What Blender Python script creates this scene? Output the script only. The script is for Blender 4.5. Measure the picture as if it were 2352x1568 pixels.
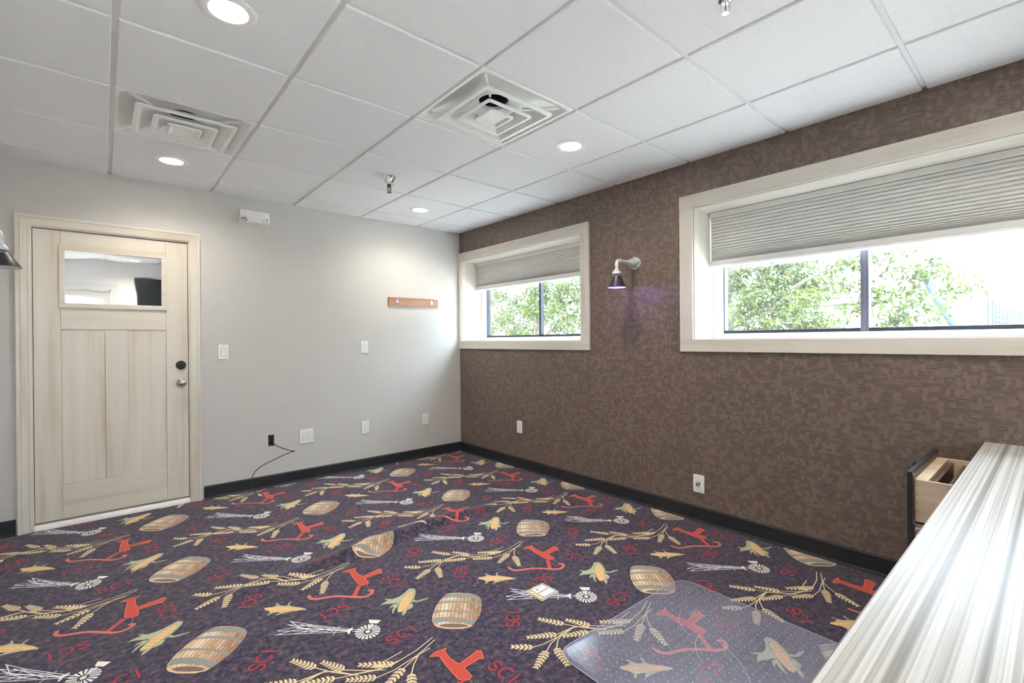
import bpy, bmesh, math, random
import numpy as np
from mathutils import Vector, Matrix

# ------------------------------------------------------------------ scene, camera, light
SC = bpy.context.scene
COL = SC.collection
for o in list(bpy.data.objects):
    bpy.data.objects.remove(o, do_unlink=True)

H = 2.4127                      # ceiling height; the far right corner of the room is the origin
XL, YF = -3.5808, -4.80         # left wall, front wall (behind the camera)

cam_d = bpy.data.cameras.new('camera')
cam = bpy.data.objects.new('camera', cam_d)
COL.objects.link(cam)
cam_d.sensor_fit = 'HORIZONTAL'
cam_d.sensor_width = 36.0
cam_d.lens = 36.0 * 1089.02 / 2352.0
cam_d.clip_start = 0.03
cam_d.clip_end = 400
YAW, PITCH, ROLL = 0.712295, -0.0019508, -0.0083643
_f = Vector((math.sin(YAW) * math.cos(PITCH), math.cos(YAW) * math.cos(PITCH), math.sin(PITCH)))
_r = Vector((math.cos(YAW), -math.sin(YAW), 0))
_u = _r.cross(_f)
_r2 = _r * math.cos(ROLL) + _u * math.sin(ROLL)
_u2 = -_r * math.sin(ROLL) + _u * math.cos(ROLL)
cam.matrix_world = Matrix(((_r2.x, _u2.x, -_f.x, -3.0159), (_r2.y, _u2.y, -_f.y, -4.3790),
                           (_r2.z, _u2.z, -_f.z, 1.2194), (0, 0, 0, 1)))
SC.camera = cam

SC.view_settings.view_transform = 'Standard'
SC.view_settings.look = 'None'
SC.view_settings.gamma = 1.0
SC.view_settings.use_curve_mapping = False
SC.view_settings.exposure = 0.25

SKY_STRENGTH = 20.0
SUN_STRENGTH = 75.0
CAN_EMISSION = 360.0
PURPLE_EMISSION = 1.6

world = bpy.data.worlds.new('sky')
SC.world = world
world.use_nodes = True
_bg = world.node_tree.nodes['Background']
_bg.inputs[0].default_value = (0.74, 0.87, 1.0, 1)
_bg.inputs[1].default_value = SKY_STRENGTH

sun_d = bpy.data.lights.new('sun', 'SUN')
sun_d.energy = SUN_STRENGTH
sun_d.angle = math.radians(0.6)
sun_d.color = (1.0, 0.96, 0.88)
sun = bpy.data.objects.new('sun', sun_d)
COL.objects.link(sun)
sun.rotation_euler = Vector((0.55, 0.35, -0.80)).to_track_quat('-Z', 'Y').to_euler()

SC.cycles.max_bounces = 14
SC.cycles.diffuse_bounces = 8
SC.cycles.glossy_bounces = 6
SC.cycles.transparent_max_bounces = 16
SC.cycles.sample_clamp_indirect = 40.0
SC.cycles.use_denoising = True

rnd = random.Random(7)

# ------------------------------------------------------------------ helpers
class MB:
    """collects boxes, lofts and tubes, then links them as one mesh object"""
    def __init__(s):
        s.v, s.f = [], []
    def add(s, vs, fs):
        n = len(s.v)
        s.v += [tuple(p) for p in vs]
        s.f += [tuple(i + n for i in f) for f in fs]
        return s
    def box(s, x0, y0, z0, x1, y1, z1):
        x0, x1 = min(x0, x1), max(x0, x1); y0, y1 = min(y0, y1), max(y0, y1); z0, z1 = min(z0, z1), max(z0, z1)
        return s.add([(x0, y0, z0), (x1, y0, z0), (x1, y1, z0), (x0, y1, z0),
                      (x0, y0, z1), (x1, y0, z1), (x1, y1, z1), (x0, y1, z1)],
                     [(3, 2, 1, 0), (4, 5, 6, 7), (0, 1, 5, 4), (1, 2, 6, 5), (2, 3, 7, 6), (3, 0, 4, 7)])
    def loft(s, rings, closed=False, cap0=False, cap1=False):
        n = len(rings[0]); vs = [p for r in rings for p in r]; fs = []
        m = len(rings)
        for k in range(m if closed else m - 1):
            a, b = k * n, ((k + 1) % m) * n
            for i in range(n):
                j = (i + 1) % n
                fs.append((a + i, a + j, b + j, b + i))
        if cap0: fs.append(tuple(range(n - 1, -1, -1)))
        if cap1: fs.append(tuple((m - 1) * n + i for i in range(n)))
        return s.add(vs, fs)
    def lathe(s, prof, axis='z', n=28, center=(0, 0, 0), closed=False, cap0=True, cap1=True, a0=0.0):
        rings = []
        for r, h in prof:
            ring = []
            for i in range(n):
                a = a0 + 2 * math.pi * i / n
                c, d = r * math.cos(a), r * math.sin(a)
                p = {'z': (c, d, h), 'y': (c, h, -d), 'x': (h, c, d)}[axis]
                ring.append((p[0] + center[0], p[1] + center[1], p[2] + center[2]))
            rings.append(ring)
        return s.loft(rings, closed, cap0 and not closed, cap1 and not closed)
    def tube(s, pts, r, n=8, cap=True):
        pts = [Vector(p) for p in pts]
        rs = r if isinstance(r, (list, tuple)) else [r] * len(pts)
        up = Vector((0, 0, 1)); rings = []; prev = None
        for i, p in enumerate(pts):
            t = (pts[min(i + 1, len(pts) - 1)] - pts[max(i - 1, 0)]).normalized()
            if prev is None:
                ref = up if abs(t.z) < 0.9 else Vector((1, 0, 0))
                a = t.cross(ref).normalized()
            else:
                a = (prev - t * prev.dot(t))
                a = a.normalized() if a.length > 1e-6 else t.orthogonal().normalized()
            prev = a
            b = t.cross(a)
            rings.append([tuple(p + (a * math.cos(2 * math.pi * k / n) + b * math.sin(2 * math.pi * k / n)) * rs[i]) for k in range(n)])
        return s.loft(rings, cap0=cap, cap1=cap)
    def prism(s, poly, axis, h0, h1):
        """poly in the plane across axis ('x': (y,z), 'y': (x,z), 'z': (x,y))"""
        def P(p, h):
            return {'x': (h, p[0], p[1]), 'y': (p[0], h, p[1]), 'z': (p[0], p[1], h)}[axis]
        return s.loft([[P(p, h0) for p in poly], [P(p, h1) for p in poly]], cap0=True, cap1=True)
    def build(s, name, mat, parent=None, bevel=0.0, smooth=None, kind=None, loc=None, rot=None, segs=2):
        me = bpy.data.meshes.new(name)
        me.from_pydata(s.v, [], s.f)
        bm = bmesh.new(); bm.from_mesh(me)
        bmesh.ops.recalc_face_normals(bm, faces=bm.faces)
        if bevel:
            es = [e for e in bm.edges if len(e.link_faces) == 2 and e.calc_face_angle(0) > 0.6]
            bmesh.ops.bevel(bm, geom=es, offset=bevel, segments=segs, affect='EDGES', profile=0.5)
        bm.to_mesh(me); bm.free()
        if mat: me.materials.append(mat)
        if smooth is not None:
            me.polygons.foreach_set('use_smooth', [True] * len(me.polygons))
            me.set_sharp_from_angle(angle=math.radians(smooth))
        return link(name, me, parent, kind, loc, rot)

def link(name, me, parent=None, kind=None, loc=None, rot=None):
    o = bpy.data.objects.new(name, me)
    COL.objects.link(o)
    if parent: o.parent = parent
    if kind: o['kind'] = kind
    if loc: o.location = loc
    if rot: o.rotation_euler = rot
    return o

def thing(name, label, cat, loc=(0, 0, 0), rz=0.0, group=None):
    o = bpy.data.objects.new(name, None)
    COL.objects.link(o)
    o.empty_display_size = 0.05
    o.location = loc; o.rotation_euler = (0, 0, rz)
    o['label'] = label; o['category'] = cat
    if group: o['group'] = group
    return o

def tag(o, label, cat, group=None):
    o['label'] = label; o['category'] = cat
    if group: o['group'] = group
    return o

def structure(name, loc=(0, 0, 0)):
    o = bpy.data.objects.new(name, None)
    COL.objects.link(o); o.empty_display_size = 0.05
    o.location = loc; o['kind'] = 'structure'
    return o

def dup(o, parent=None):
    c = o.copy(); COL.objects.link(c)
    if parent: c.parent = parent
    for ch in list(o.children): dup(ch, c)
    return c

def rsquare(half, z, r=0.03, k=5, cx=0.0, cy=0.0):
    """rounded square ring, 4*k points"""
    pts = []
    r = min(r, half)
    for q, (sx, sy) in enumerate(((1, 1), (-1, 1), (-1, -1), (1, -1))):
        for i in range(k):
            a = math.pi / 2 * (q + i / (k - 1))
            pts.append((cx + sx * (half - r) + r * math.cos(a), cy + sy * (half - r) + r * math.sin(a), z))
    return pts

# ------------------------------------------------------------------ materials
class NT:
    def __init__(s, name, rough=0.5, metal=0.0, color=(0.8, 0.8, 0.8), spec=0.5):
        s.m = bpy.data.materials.new(name); s.m.use_nodes = True
        s.t = s.m.node_tree; s.n = s.t.nodes
        s.b = s.n['Principled BSDF']
        s.b.inputs['Base Color'].default_value = (*color, 1)
        s.b.inputs['Roughness'].default_value = rough
        s.b.inputs['Metallic'].default_value = metal
        s.b.inputs['Specular IOR Level'].default_value = spec
        s._tc = None
    def new(s, kind, **kw):
        n = s.n.new(kind)
        for k, v in kw.items():
            if k.startswith('i_'):
                n.inputs[k[2:].replace('_', ' ')].default_value = v
            else: setattr(n, k, v)
        return n
    def L(s, a, b): s.t.links.new(a, b)
    def coord(s, which='Object'):
        if not s._tc: s._tc = s.new('ShaderNodeTexCoord')
        return s._tc.outputs[which]
    def mapped(s, scale=(1, 1, 1), rot=(0, 0, 0), which='Object'):
        m = s.new('ShaderNodeMapping'); m.inputs['Scale'].default_value = scale; m.inputs['Rotation'].default_value = rot
        s.L(s.coord(which), m.inputs['Vector']); return m.outputs[0]
    def noise(s, vec, scale=5.0, detail=3.0, rough=0.5):
        n = s.new('ShaderNodeTexNoise'); n.inputs['Scale'].default_value = scale
        n.inputs['Detail'].default_value = detail; n.inputs['Roughness'].default_value = rough
        if vec is not None: s.L(vec, n.inputs['Vector'])
        return n.outputs[0]
    def ramp(s, fac, stops):
        r = s.new('ShaderNodeValToRGB'); e = r.color_ramp.elements
        while len(e) < len(stops): e.new(0.5)
        for el, (p, c) in zip(e, stops):
            el.position = p; el.color = (*c, 1) if len(c) == 3 else c
        s.L(fac, r.inputs[0]); return r.outputs[0]
    def math(s, op, a, b=None, c=None):
        n = s.new('ShaderNodeMath', operation=op)
        for i, x in enumerate((a, b, c)):
            if x is None: continue
            if isinstance(x, (int, float)): n.inputs[i].default_value = x
            else: s.L(x, n.inputs[i])
        return n.outputs[0]
    def mix(s, fac, a, b, blend='MIX'):
        n = s.new('ShaderNodeMix', data_type='RGBA', blend_type=blend)
        for sock, x in ((n.inputs[0], fac), (n.inputs[6], a), (n.inputs[7], b)):
            if isinstance(x, (int, float)): sock.default_value = x
            elif isinstance(x, tuple): sock.default_value = (*x, 1)
            else: s.L(x, sock)
        return n.outputs[2]
    def bump(s, h, strength=0.2, dist=0.002):
        b = s.new('ShaderNodeBump'); b.inputs['Strength'].default_value = strength; b.inputs['Distance'].default_value = dist
        s.L(h, b.inputs['Height']); s.L(b.outputs[0], s.b.inputs['Normal']); return b
    def base(s, c): s.L(c, s.b.inputs['Base Color'])

def plain(name, color, rough=0.5, metal=0.0, spec=0.5, var=0.06, scale=30):
    """one colour with a faint procedural unevenness"""
    k = NT(name, rough, metal, color, spec)
    n = k.noise(k.coord(), scale, 3)
    lo = tuple(c * (1 - var) for c in color); hi = tuple(min(1, c * (1 + var)) for c in color)
    k.base(k.ramp(n, [(0.3, lo), (0.7, hi)]))
    return k.m

def emission(name, color, strength):
    m = bpy.data.materials.new(name); m.use_nodes = True
    t = m.node_tree; t.nodes.clear()
    e = t.nodes.new('ShaderNodeEmission'); e.inputs[0].default_value = (*color, 1); e.inputs[1].default_value = strength
    o = t.nodes.new('ShaderNodeOutputMaterial'); t.links.new(e.outputs[0], o.inputs[0])
    return m

def glass_pane_mat(name, tint=(0.97, 0.99, 0.98), refl=0.06, haze=0.035):
    m = bpy.data.materials.new(name); m.use_nodes = True
    t = m.node_tree; t.nodes.clear()
    tr = t.nodes.new('ShaderNodeBsdfTransparent'); tr.inputs[0].default_value = (*tint, 1)
    gl = t.nodes.new('ShaderNodeBsdfGlossy'); gl.inputs['Roughness'].default_value = 0.02
    df = t.nodes.new('ShaderNodeBsdfDiffuse'); df.inputs[0].default_value = (0.9, 0.95, 0.95, 1)  # pale diffuse veil mixed in to imitate glare on the glass
    nz = t.nodes.new('ShaderNodeTexNoise'); nz.inputs['Scale'].default_value = 6.0
    ma = t.nodes.new('ShaderNodeMath'); ma.operation = 'MULTIPLY'; ma.inputs[1].default_value = haze * 2
    t.links.new(nz.outputs[0], ma.inputs[0])
    m1 = t.nodes.new('ShaderNodeMixShader'); m1.inputs[0].default_value = refl
    m2 = t.nodes.new('ShaderNodeMixShader')
    t.links.new(ma.outputs[0], m2.inputs[0])
    t.links.new(tr.outputs[0], m1.inputs[1]); t.links.new(gl.outputs[0], m1.inputs[2])
    t.links.new(m1.outputs[0], m2.inputs[1]); t.links.new(df.outputs[0], m2.inputs[2])
    o = t.nodes.new('ShaderNodeOutputMaterial'); t.links.new(m2.outputs[0], o.inputs[0])
    return m

def wood_paint(name, axis, base=(0.71, 0.645, 0.56), dark=(0.60, 0.51, 0.40), light=(0.76, 0.72, 0.66)):
    """white-washed wood, grain along axis"""
    k = NT(name, 0.42)
    sc = {'x': (0.9, 14, 14), 'y': (14, 0.9, 14), 'z': (14, 14, 0.9)}[axis]
    n1 = k.noise(k.mapped(sc), 1.0, 4, 0.55)
    sc2 = {'x': (1.2, 60, 60), 'y': (60, 1.2, 60), 'z': (60, 60, 1.2)}[axis]
    n2 = k.noise(k.mapped(sc2), 1.0, 3, 0.6)
    n3 = k.noise(k.coord(), 2.2, 3, 0.5)
    c = k.ramp(n1, [(0.30, dark), (0.46, base), (0.72, light)])
    c2 = k.mix(k.math('MULTIPLY', k.math('SUBTRACT', n3, 0.42), 1.2), c, light)
    c3 = k.mix(k.math('MULTIPLY', k.math('GREATER_THAN', n2, 0.60), 0.10), c2, dark)
    k.base(c3); k.bump(n2, 0.12, 0.001)
    return k.m

M = {}
M['tile'] = plain('acoustic_tile', (0.82, 0.83, 0.85), 0.9, spec=0.2, var=0.025, scale=60)
M['grid'] = plain('grid_metal', (0.78, 0.78, 0.79), 0.85, spec=0.1, var=0.03)
M['white_metal'] = plain('white_enamel', (0.85, 0.85, 0.84), 0.4, var=0.03)
M['white_plastic'] = plain('white_plastic', (0.86, 0.86, 0.85), 0.35, var=0.02)
M['white_wall'] = plain('white_wall_paint', (0.86, 0.86, 0.86), 0.6, var=0.02)
M['white_trim'] = plain('white_paint', (0.80, 0.79, 0.77), 0.4, var=0.03)
M['dark'] = plain('dark_cavity', (0.02, 0.02, 0.022), 0.8)
M['duct'] = plain('duct_black', (0.012, 0.014, 0.02), 0.7)
M['slot'] = plain('slot_grey', (0.10, 0.10, 0.10), 0.6)
M['chrome'] = plain('chrome', (0.80, 0.80, 0.82), 0.10, 1.0, var=0.02)
M['nickel'] = plain('brushed_nickel', (0.62, 0.60, 0.57), 0.22, 1.0, var=0.05)
M['brass_dark'] = plain('dark_bronze', (0.12, 0.07, 0.055), 0.35, 0.8)
M['pipe'] = plain('silver_paint', (0.66, 0.67, 0.69), 0.32, 0.4, var=0.04)
M['black_metal'] = plain('black_metal', (0.022, 0.022, 0.03), 0.42, 0.2)
M['black_rubber'] = plain('black_rubber', (0.012, 0.014, 0.018), 0.55, var=0.25, scale=18)
M['black_alu'] = plain('black_aluminium', (0.03, 0.035, 0.05), 0.35, 0.3)
M['grey_alu'] = plain('grey_aluminium', (0.16, 0.17, 0.22), 0.4, 0.4)
M['cable'] = plain('cable_black', (0.015, 0.017, 0.02), 0.5)
M['shade_inner'] = plain('shade_lining', (0.72, 0.72, 0.70), 0.5)
M['wash_z'] = wood_paint('whitewash_vertical', 'z')
M['wash_x'] = wood_paint('whitewash_horizontal', 'x')
M['wash_y'] = wood_paint('whitewash_lengthwise', 'y')
M['trim_z'] = wood_paint('trim_vertical', 'z', (0.70, 0.65, 0.58), (0.60, 0.53, 0.44), (0.77, 0.73, 0.68))
M['trim_y'] = wood_paint('trim_lengthwise', 'y', (0.70, 0.65, 0.58), (0.61, 0.55, 0.47), (0.77, 0.73, 0.68))
M['trim_x'] = wood_paint('trim_across', 'x', (0.70, 0.65, 0.58), (0.60, 0.53, 0.44), (0.77, 0.73, 0.68))
M['maple'] = wood_paint('maple_ply', 'y', (0.66, 0.50, 0.36), (0.55, 0.39, 0.27), (0.74, 0.60, 0.46))
M['walnut'] = wood_paint('walnut_rail', 'x', (0.12, 0.07, 0.05), (0.07, 0.04, 0.03), (0.20, 0.13, 0.10))
M['rack_wood'] = wood_paint('rack_wood', 'x', (0.36, 0.17, 0.10), (0.25, 0.11, 0.06), (0.44, 0.24, 0.15))
M['box_brown'] = plain('box_brown', (0.16, 0.10, 0.07), 0.7, var=0.3)
M['can_lens'] = emission('lamp_glow', (1.0, 0.93, 0.81), CAN_EMISSION)
M['can_cone'] = plain('can_reflector', (0.92, 0.85, 0.70), 0.35, var=0.02)
M['purple_bulb'] = emission('purple_glow', (0.42, 0.26, 1.0), PURPLE_EMISSION)
M['bulb_off'] = plain('bulb_glass', (0.75, 0.75, 0.74), 0.3)
M['pane'] = glass_pane_mat('window_glass')
M['mirror'] = NT('reflective_glass', 0.03, 1.0, (0.93, 0.93, 0.95)).m
_k = NT('reflective_glass_wavy', 0.02, 1.0, (0.95, 0.95, 0.97))
_k.bump(_k.noise(_k.mapped((3.0, 1, 6.0)), 1.0, 1.0), 0.10, 0.012)
M['mirror'] = _k.m
M['screen'] = plain('screen_black', (0.012, 0.016, 0.018), 0.25)
M['lens_grey'] = plain('lamp_reflector', (0.40, 0.40, 0.40), 0.15, 0.8)
M['red'] = plain('red_button', (0.45, 0.08, 0.08), 0.5)
M['beige_plate'] = plain('beige_plate', (0.46, 0.44, 0.36), 0.6, var=0.1)
M['yellow_edge'] = plain('yellow_glue', (0.70, 0.50, 0.18), 0.6, var=0.15)
M['ink'] = plain('black_ink', (0.05, 0.05, 0.05), 0.7)

def make_grey_paper():
    k = NT('grey_grasscloth', 0.62, spec=0.35)
    a = k.noise(k.mapped((5, 5, 320)), 1.0, 3, 0.6)
    b = k.noise(k.mapped((40, 40, 900)), 1.0, 2, 0.5)
    s_ = k.math('ADD', k.math('MULTIPLY', a, 0.6), k.math('MULTIPLY', b, 0.4))
    c = k.ramp(s_, [(0.32, (0.545, 0.528, 0.512)), (0.68, (0.645, 0.628, 0.612))])
    spot = k.noise(k.coord(), 3.0, 2)
    k.base(k.mix(k.math('MULTIPLY', spot, 0.15), c, (0.535, 0.515, 0.50)))
    k.bump(s_, 0.10, 0.001)
    return k.m
M['grey_paper'] = make_grey_paper()

def make_brown_paper():
    k = NT('brown_woven_paper', 0.46, spec=0.5)
    sep = k.new('ShaderNodeSeparateXYZ'); k.L(k.coord(), sep.inputs[0])
    y, z = sep.outputs[1], sep.outputs[2]
    def cell(sy, sz, oy, oz):
        c = k.new('ShaderNodeCombineXYZ')
        row = k.math('FLOOR', k.math('ADD', k.math('DIVIDE', z, sz), oz))
        wn0 = k.new('ShaderNodeTexWhiteNoise', noise_dimensions='1D'); k.L(row, wn0.inputs['W'])
        k.L(k.math('FLOOR', k.math('ADD', k.math('ADD', k.math('DIVIDE', y, sy), oy), k.math('MULTIPLY', wn0.outputs[0], 3.0))), c.inputs[0])
        k.L(row, c.inputs[1])
        wn = k.new('ShaderNodeTexWhiteNoise', noise_dimensions='2D'); k.L(c.outputs[0], wn.inputs['Vector'])
        return wn.outputs[0]
    PT = 0.0074                                                    # one weft thread
    r1 = cell(0.023, PT * 3, 0.0, 0.0)
    r2 = cell(0.016, PT * 4, 0.37, 0.21)
    r3 = cell(0.042, PT * 2, 0.11, 0.63)
    d1 = cell(0.023, PT, 0.0, 0.0)                                  # dark dashes, thread by thread
    light = k.math('MAXIMUM', k.math('MAXIMUM', k.math('GREATER_THAN', r1, 0.84), k.math('GREATER_THAN', r2, 0.88)), k.math('MULTIPLY', k.math('GREATER_THAN', r3, 0.82), 0.8))
    keep = k.math('SUBTRACT', 1.0, k.math('MULTIPLY', light, 0.9))
    row = k.math('ADD', k.math('MULTIPLY', k.math('SINE', k.math('MULTIPLY', k.math('SUBTRACT', k.math('DIVIDE', z, PT), 0.25), 2 * math.pi)), 0.5), 0.5)
    thick = k.math('ADD', 0.35, k.math('MULTIPLY', k.noise(k.mapped((1, 9, 30)), 1.0, 2), 0.6))
    dash = k.math('MULTIPLY', k.math('MULTIPLY', k.math('GREATER_THAN', d1, 0.30), k.math('ADD', 0.35, k.math('MULTIPLY', d1, 0.65))), k.math('MULTIPLY', k.math('POWER', row, 1.6), thick))
    vert = k.math('MULTIPLY', k.math('LESS_THAN', r2, 0.10), keep)
    vl = k.math('MULTIPLY', k.math('ADD', k.math('MULTIPLY', k.math('SINE', k.math('MULTIPLY', y, 2 * math.pi / 0.0085)), 0.5), 0.5), 0.16)
    dark = k.math('MULTIPLY', k.mix(vert, dash, vl), keep)
    fib = k.noise(k.mapped((1, 30, 420)), 1.0, 3, 0.65)
    val = k.math('SUBTRACT', 0.58, k.math('MULTIPLY', dark, 0.74))
    val2 = k.math('ADD', k.math('ADD', val, k.math('MULTIPLY', light, 0.13)), k.math('ADD', k.math('MULTIPLY', k.math('SUBTRACT', r2, 0.5), 0.08), k.math('MULTIPLY', k.math('SUBTRACT', fib, 0.5), 0.7)))
    c = k.ramp(val2, [(0.05, (0.056, 0.038, 0.033)), (0.5, (0.144, 0.102, 0.086)), (0.95, (0.250, 0.190, 0.158))])
    big = k.noise(k.coord(), 2.5, 2)
    k.base(k.mix(k.math('MULTIPLY', big, 0.3), c, (0.145, 0.098, 0.080)))
    k.bump(val, 0.12, 0.0012)
    return k.m
M['brown_paper'] = make_brown_paper()

def make_shade_fabric():
    k = NT('shade_fabric', 0.8, color=(0.60, 0.58, 0.56), spec=0.2)
    n = k.noise(k.mapped((300, 300, 300)), 1.0, 2)
    k.base(k.ramp(n, [(0.3, (0.685, 0.675, 0.665)), (0.7, (0.715, 0.705, 0.695))]))
    k.b.inputs['Transmission Weight'].default_value = 0.0
    return k.m
M['shade'] = make_shade_fabric()

def make_laminate():
    k = NT('striped_laminate', 0.5, spec=0.0)
    a = k.noise(k.mapped((0.03, 34, 1)), 1.0, 1.5, 0.55)
    b = k.noise(k.mapped((0.10, 120, 1)), 1.0, 2, 0.6)
    s_ = k.math('ADD', k.math('MULTIPLY', a, 0.72), k.math('MULTIPLY', b, 0.28))
    c = k.ramp(s_, [(0.34, (0.17, 0.155, 0.15)), (0.42, (0.29, 0.265, 0.25)), (0.46, (0.50, 0.485, 0.47)), (0.52, (0.31, 0.285, 0.265)), (0.56, (0.56, 0.555, 0.55)), (0.66, (0.38, 0.36, 0.345))])
    k.base(c)
    gl = k.new('ShaderNodeBsdfGlossy'); gl.inputs['Roughness'].default_value = 0.30
    lw = k.new('ShaderNodeLayerWeight'); lw.inputs[0].default_value = 0.35
    fac = k.math('ADD', 0.045, k.math('MULTIPLY', lw.outputs['Facing'], 0.085))
    mx = k.new('ShaderNodeMixShader'); k.L(fac, mx.inputs[0]); k.L(k.b.outputs[0], mx.inputs[1]); k.L(gl.outputs[0], mx.inputs[2])
    k.L(mx.outputs[0], k.n['Material Output'].inputs[0])
    return k.m
M['laminate'] = make_laminate()

def make_mat_plastic():
    m = bpy.data.materials.new('clear_vinyl'); m.use_nodes = True
    t = m.node_tree; t.nodes.clear()
    N = t.nodes.new
    tr = N('ShaderNodeBsdfTransparent'); tr.inputs[0].default_value = (0.97, 0.97, 0.98, 1)
    gl = N('ShaderNodeBsdfGlossy'); gl.inputs['Roughness'].default_value = 0.20
    df = N('ShaderNodeBsdfDiffuse'); df.inputs[0].default_value = (0.62, 0.62, 0.80, 1)  # lavender tint puts the reflected window light into the diffuse colour
    tc = N('ShaderNodeTexCoord')
    nz = N('ShaderNodeTexNoise'); nz.inputs['Scale'].default_value = 3.0; nz.inputs['Detail'].default_value = 4
    t.links.new(tc.outputs['Object'], nz.inputs['Vector'])
    mr = N('ShaderNodeMapRange'); mr.inputs[1].default_value = 0.3; mr.inputs[2].default_value = 0.7
    mr.inputs[3].default_value = 0.09; mr.inputs[4].default_value = 0.18
    t.links.new(nz.outputs[0], mr.inputs[0])
    m1 = N('ShaderNodeMixShader'); t.links.new(mr.outputs[0], m1.inputs[0])
    t.links.new(tr.outputs[0], m1.inputs[1]); t.links.new(df.outputs[0], m1.inputs[2])
    fr = N('ShaderNodeFresnel'); ge = N('ShaderNodeNewGeometry'); io = N('ShaderNodeMapRange')
    io.inputs[3].default_value = 1.5; io.inputs[4].default_value = 1 / 1.5          # same reflectance from either side
    t.links.new(ge.outputs['Backfacing'], io.inputs[0]); t.links.new(io.outputs[0], fr.inputs['IOR'])
    m2 = N('ShaderNodeMixShader'); t.links.new(fr.outputs[0], m2.inputs[0])
    t.links.new(m1.outputs[0], m2.inputs[1]); t.links.new(gl.outputs[0], m2.inputs[2])
    o = N('ShaderNodeOutputMaterial'); t.links.new(m2.outputs[0], o.inputs[0])
    return m
M['vinyl'] = make_mat_plastic()
M['vinyl_edge'] = plain('vinyl_edge', (0.50, 0.52, 0.58), 0.25)

def make_leaf(name, col, tcol):
    m = bpy.data.materials.new(name); m.use_nodes = True
    t = m.node_tree; t.nodes.clear(); N = t.nodes.new
    oi = N('ShaderNodeNewGeometry')
    nz = N('ShaderNodeTexNoise'); nz.inputs['Scale'].default_value = 4.0
    tc = N('ShaderNodeNewGeometry'); t.links.new(tc.outputs['Position'], nz.inputs['Vector'])
    def ramp(c):
        r = N('ShaderNodeValToRGB'); e = r.color_ramp.elements
        e[0].position = 0.35; e[0].color = (*[x * 0.65 for x in c], 1)
        e[1].position = 0.68; e[1].color = (*[min(1, x * 1.35) for x in c], 1)
        t.links.new(nz.outputs[0], r.inputs[0]); return r.outputs[0]
    d = N('ShaderNodeBsdfDiffuse'); t.links.new(ramp(col), d.inputs[0])
    tl = N('ShaderNodeBsdfTranslucent'); t.links.new(ramp(tcol), tl.inputs[0])
    mx = N('ShaderNodeMixShader'); mx.inputs[0].default_value = 0.5
    t.links.new(d.outputs[0], mx.inputs[1]); t.links.new(tl.outputs[0], mx.inputs[2])
    o = N('ShaderNodeOutputMaterial'); t.links.new(mx.outputs[0], o.inputs[0])
    return m
M['leaf'] = make_leaf('leaf_green', (0.042, 0.066, 0.030), (0.075, 0.118, 0.034))
M['leaf_yellow'] = make_leaf('leaf_yellow_green', (0.078, 0.085, 0.020), (0.145, 0.138, 0.024))
M['bark'] = plain('bark', (0.11, 0.09, 0.08), 0.9, var=0.3, scale=20)
M['concrete'] = plain('pale_concrete', (0.52, 0.51, 0.49), 0.9, var=0.08, scale=3)
M['far_wall'] = plain('far_render', (0.62, 0.62, 0.62), 0.8, var=0.03)
M['far_glass'] = plain('far_window', (0.05, 0.075, 0.08), 0.4, spec=0.1)
M['far_brown'] = plain('far_brown', (0.022, 0.015, 0.015), 0.7)
M['far_post'] = plain('far_grey_post', (0.014, 0.020, 0.046), 0.6, spec=0.1)
M['fence'] = plain('fence_steel', (0.012, 0.020, 0.036), 0.6, spec=0.1)

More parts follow.
